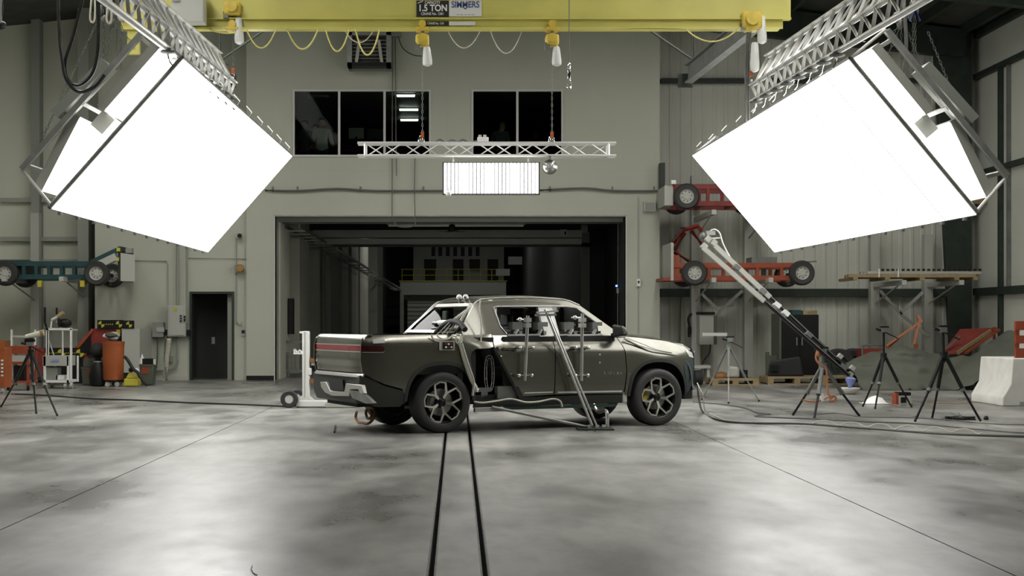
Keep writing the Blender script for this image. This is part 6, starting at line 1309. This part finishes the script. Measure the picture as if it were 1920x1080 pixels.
# engine hoist (orange) and red case
t = thing('engine_crane', 'orange folding engine crane rising behind the grey tarp', 'engine crane', on(36.4, 1690)); d = 36.4
MB().beam(P(1662, 648, d), P(1722, 606, d), .06, .05).build('boom', 'strap_orange', t); MB().beam(P(1664, 652, d+.1), P(1712, 612, d+.1), .05, .04).build('boom', 'orange', t); MB().beam(P(1713, 645, d), P(1724, 600, d), .07, .05).build('ram', 'strap_orange', t); MB().beam(P(1720, 592, d), P(1728, 604, d), .08, .06).build('boom_tip', 'strap_orange', t)
MB().beam(P(1718, 645, d+.1), P(1718, 706, d+.1), .08, .08).build('mast', 'orange', t); MB().bb(sx(1660, d), sx(1720, d), d, d+.1, .05, .13).build('foot', 'orange', t); MB().beam(P(1664, 650, d), P(1664, 708, d), .05, .05).build('leg', 'orange', t)
t = thing('red_generator', 'red machine with tubular handle behind the tarp', 'generator', on(36.0, 1638)); d = 36.0; MB().bb(sx(1618, d), sx(1662, d), d, d+.6, .2, sz(654, d)).build('body', 'red_paint', t); MB().tube(smoothpath([on(d, 1617, 680), on(d, 1617, 655), on(d, 1620, 648), on(d, 1655, 647), on(d, 1660, 652)]), .025, 6).build('handle', 'grey_steel', t); MB().bb(sx(1622, d), sx(1658, d), d+.1, d+.5, 0, .2).build('feet', 'dark_steel', t)
# grey tarp over a long covered object
import mathutils.noise as mn
def tarp(u, v):
    px = 1588+(1900-1588)*u; d = 32.6+2.2*v
    prof = [(0, 682), (.08, 672), (.2, 660), (.32, 650), (.42, 654), (.55, 665), (.66, 669), (.78, 668), (.88, 648), (.95, 630), (1, 619)]
    for (a, ya), (b, yb) in zip(prof[:-1], prof[1:]):
        if a <= u <= b: k = (u-a)/(b-a); k = k*k*(3-2*k); yt = ya+(yb-ya)*k; break
    low = 0.0 if u < .55 else (u-.55)*1.9
    top = sz(yt, 33.5); z = low+(top-low)*math.sin(min(1, v/.55)*math.pi/2) if v < .55 else top*(1-(v-.55)*.6)
    fold = .13*math.sin((z-low)*17+u*9-u*u*7)*max(0, 1-abs(2*v-.6)) if v < .8 else 0
    n = mn.noise(V((u*15, v*6, 1)))*.11
    y = d-.35*(1-math.sin(min(1, v/.55)*math.pi/2))*1.2+fold+n
    return V((sx(px, 33.5), y, max(.01, z+n*.6)))
tag(MB().grid(tarp, 70, 26).build('tarp', 'tarp', smooth=180), 'large grey tarp draped over a long sloping object', 'tarp')
t = thing('red_ramp', 'red slanting ramp deck with rails above the grey tarp', 'ramp', on(36.6, 1820)); d = 36.4
MB().hexa([on(d, 1764, 664), on(d, 1812, 664), on(d+.1, 1812, 664), on(d+.1, 1764, 664), on(d+.4, 1800, 617), on(d+.4, 1872, 614), on(d+.5, 1872, 614), on(d+.5, 1800, 617)]).build('deck', 'red_paint', t); MB().beam(on(d-.05, 1795, 662), on(d+.35, 1858, 620), .05, .09).build('side_rail', 'pallet_wood', t); MB().beam(on(d-.05, 1810, 662), on(d+.3, 1874, 618), .06, .06).build('edge_rail', 'red_orange', t); MB().beam(on(d, 1762, 665), on(d, 1800, 630), .03, .03).build('wire_stay', 'grey_steel', t)
for px in (1873, 1812): MB().bb(sx(px, d), sx(px+4, d), d+.35, d+.42, 0, sz(613 if px > 1850 else 640, d)).build('post', 'red_orange', t)
q = thing('covered_trailer', 'dark trailer chassis in the shade below the tarp', 'trailer', on(34, 1840)); MB().hexa([on(33.6, 1790, 712), on(33.6, 1905, 712), on(34.6, 1905, 712), on(34.6, 1790, 712), on(33.6, 1790, 700), on(33.6, 1905, 650), on(34.6, 1905, 650), on(34.6, 1790, 700)]).build('chassis', 'black', q)
MB().bb(sx(1830, 34), sx(1836, 34), 33.9, 34.1, 0, .4).build('stand', 'black', q)
small_wheel(on(33.0, 1884)+V((0, 0, .28)), .28, .2, q, rim='white'); MB().lathe([(.17, 0), (.2, .02), (.17, .04)], on(32.85, 1884)+V((0, 0, .28)), (0, -1, 0), 20, True).build('yellow_ring', 'mop_yellow', q)
# jersey barrier with barricade board
d = 26.0; t = thing('concrete_barrier', 'white concrete jersey barrier at the right edge', 'barrier', on(d, 1905))
MB().prism([(sx(1880, d), 0), (sx(1990, d), 0), (sx(1990, d), .12), (sx(1975, d), .3), (sx(1966, d), sz(672, d)), (sx(1899, d), sz(672, d)), (sx(1895, d), .4), (sx(1882, d), .18), (sx(1880, d), .14)], (0, d, 0), (1, 0, 0), (0, 0, 1), (0, 1.6, 0)).build('block', 'concrete_white', t, bevel=.02)
MB().bb(sx(1912, d), sx(1925, d), d-.01, d+.1, 0, .08).build('lifting_slot', 'grey_box', t)
q = thing('barricade_board', 'red and white striped barricade board on the concrete barrier', 'barricade', on(d+.4, 1930, 672))
for k, (a, b) in enumerate(((602, 619), (619, 629), (629, 644), (644, 653), (653, 671))): MB().bb(sx(1904 if k % 2 == 0 else 1912, d+.4), sx(1990, d+.4), d+.38-.01*(k % 2), d+.42, sz(b, d+.4), sz(a, d+.4)).build('stripe', 'red_orange' if k % 2 == 0 else 'white', q)
MB().bb(sx(1904, d+.4), sx(1990, d+.4), d+.42, d+.46, sz(671, d+.4), sz(602, d+.4)).build('back_panel', 'red_orange', q)
# things on the floor, right
c = G(1592, 739); q = thing('white_basin', 'white basin with a blue cloth on the floor by the sturdy tripod', 'basin', c); MB().lathe([(.12, .0), (.16, .03), (.22, .1), (.235, .13), (.22, .135), (.19, .1), (.12, .04)], c, (0, 0, 1), 24).build('basin', 'white', q); MB().cyl(c+V((0, 0, .1)), c+V((0, 0, .12)), .2, n=20).build('water', 'lightgrey', q)
q = MB().lathe([(.03, .1), (.04, .16), (.05, .2), (.1, .28), (.12, .33), (.06, .36), (.02, .35)], c, (.1, 0, 1), 9).build('blue_cloth', 'blue_cloth'); tag(q, 'crumpled blue cloth sticking out of the white basin', 'cloth')
c = G(1640, 757); q = MB().grid(lambda u, v: c+V(((u-.5)*.5, (v-.5)*.4, .01+.13*max(0, 1-((u-.5)**2+(v-.5)**2)*5)*(1+.5*mn.noise(V((u*6, v*6, 0)))))), 12, 10).build('white_cloth', 'white', smooth=180); tag(q, 'crumpled white cloth on the floor under the empty tripod', 'cloth')
c = G(1694, 758); q = thing('battery_box', 'small red and black box on the floor by the tarp', 'box', c); MB().bb(c.x-.14, c.x-.09, c.y, c.y+.25, 0, .2).build('red_end', 'red_orange', q); MB().bb(c.x-.09, c.x+.14, c.y, c.y+.25, .16, .22).build('black_lid', 'black', q); MB().bb(c.x-.09, c.x+.14, c.y, c.y+.25, 0, .16).build('body', 'lightgrey', q); MB().box((c.x, c.y-.005, .08), (.1, .01, .1)).build('label', 'black', q)
q = cable('dark_hose_end', [G(1706, 732)+V((0, 0, .02)), G(1712, 728)+V((0, 0, .08)), G(1718, 726)+V((0, 0, .06)), G(1722, 728)+V((0, 0, .02))], .03, 'black_rubber', 'short dark hose end on the floor by the tarp edge', 'hose')
c = G(1800, 787); q = thing('cable_heap', 'flat heap of dark cable under the nearest tripod', 'cable', c); rs = random.Random(9)
for k in range(4): MB().tube(smoothpath([c+V((rs.uniform(-.25, .25), rs.uniform(-.12, .12), .012+.012*k)) for _ in range(7)]), .012, 5).build('coil', 'black_cable', q)
for k in range(3): MB().tube([c+V((.02*k, 0, .03)), c+V((.1-.12*k, .02, .12))], .004, 4).build('stray_wire', 'lightgrey', q)
q = MB().lathe([(.035, 0), (.04, .03), (.02, .06)], G(1849, 787), (0, 0, 1), 10).build('rubber_puck', 'black'); tag(q, 'small black rubber puck on the floor right of the cable heap', 'puck')
# floor cables
fc = lambda lab, pts, r, m: cable('floor_cable', [G(x, y)+V((0, 0, r+.001)) for x, y in pts], r, m, lab, k=6)
fc('long black cable across the floor on the left', ((22, 740), (90, 743), (170, 749), (260, 752), (360, 757), (450, 760), (545, 764)), .016, 'black_cable')
gl = lambda p, z: V((p[0], p[1], z))
k0 = TW((4.32, -.75, .36))
cable('floor_cable', [TW((4.27, -.8, .55)), k0]+[G(x, y)+V((0, 0, .016)) for x, y in ((1318, 775), (1340, 787), (1370, 793), (1420, 795), (1500, 796), (1560, 800), (1640, 806), (1720, 812), (1800, 817), (1960, 821), (2300, 826))], .016, 'grey_cable', 'thick dark cable from the truck nose along the floor to the right')
cable('floor_cable', [TW((4.27, -.78, .6)), k0+V((.06, 0, .03))]+[G(x, y)+V((0, 0, .01)) for x, y in ((1322, 770), (1338, 780), (1360, 790))], .010, 'cream_cable', 'pale thin cable beside the thick one at the truck nose')
fc('dark cable with a kink on the floor right of the truck', ((1300, 755), (1360, 760), (1400, 767), (1420, 775), (1444, 777), (1415, 781), (1450, 784), (1530, 787), (1620, 792), (1720, 796), (1830, 806), (1960, 815), (2300, 822)), .012, 'grey_cable')
fc('thin dark cable behind the sturdy tripod', ((1530, 778), (1570, 776), (1620, 783), (1700, 784), (1780, 788), (1850, 795), (1960, 798), (2300, 800)), .008, 'grey_cable')
pts = []
for i in range(36): x = 1520+i*9.2; pts.append(G(x, 797+(x-1520)*.062)+V((0, 0, .01+.07*abs(math.sin(i*.55)))))
tag(MB().tube(smoothpath(pts, 3), .008, 5).build('floor_cable', 'cream_cable'), 'pale wavy cable looping beside the thick dark cable', 'cable')
cable('floor_cable', [G(x, y)+V((0, 0, .008)) for x, y in ((1730, 757), (1790, 757), (1880, 752))], .006, 'strap_orange', 'thin orange cord on the floor near the white barrier')
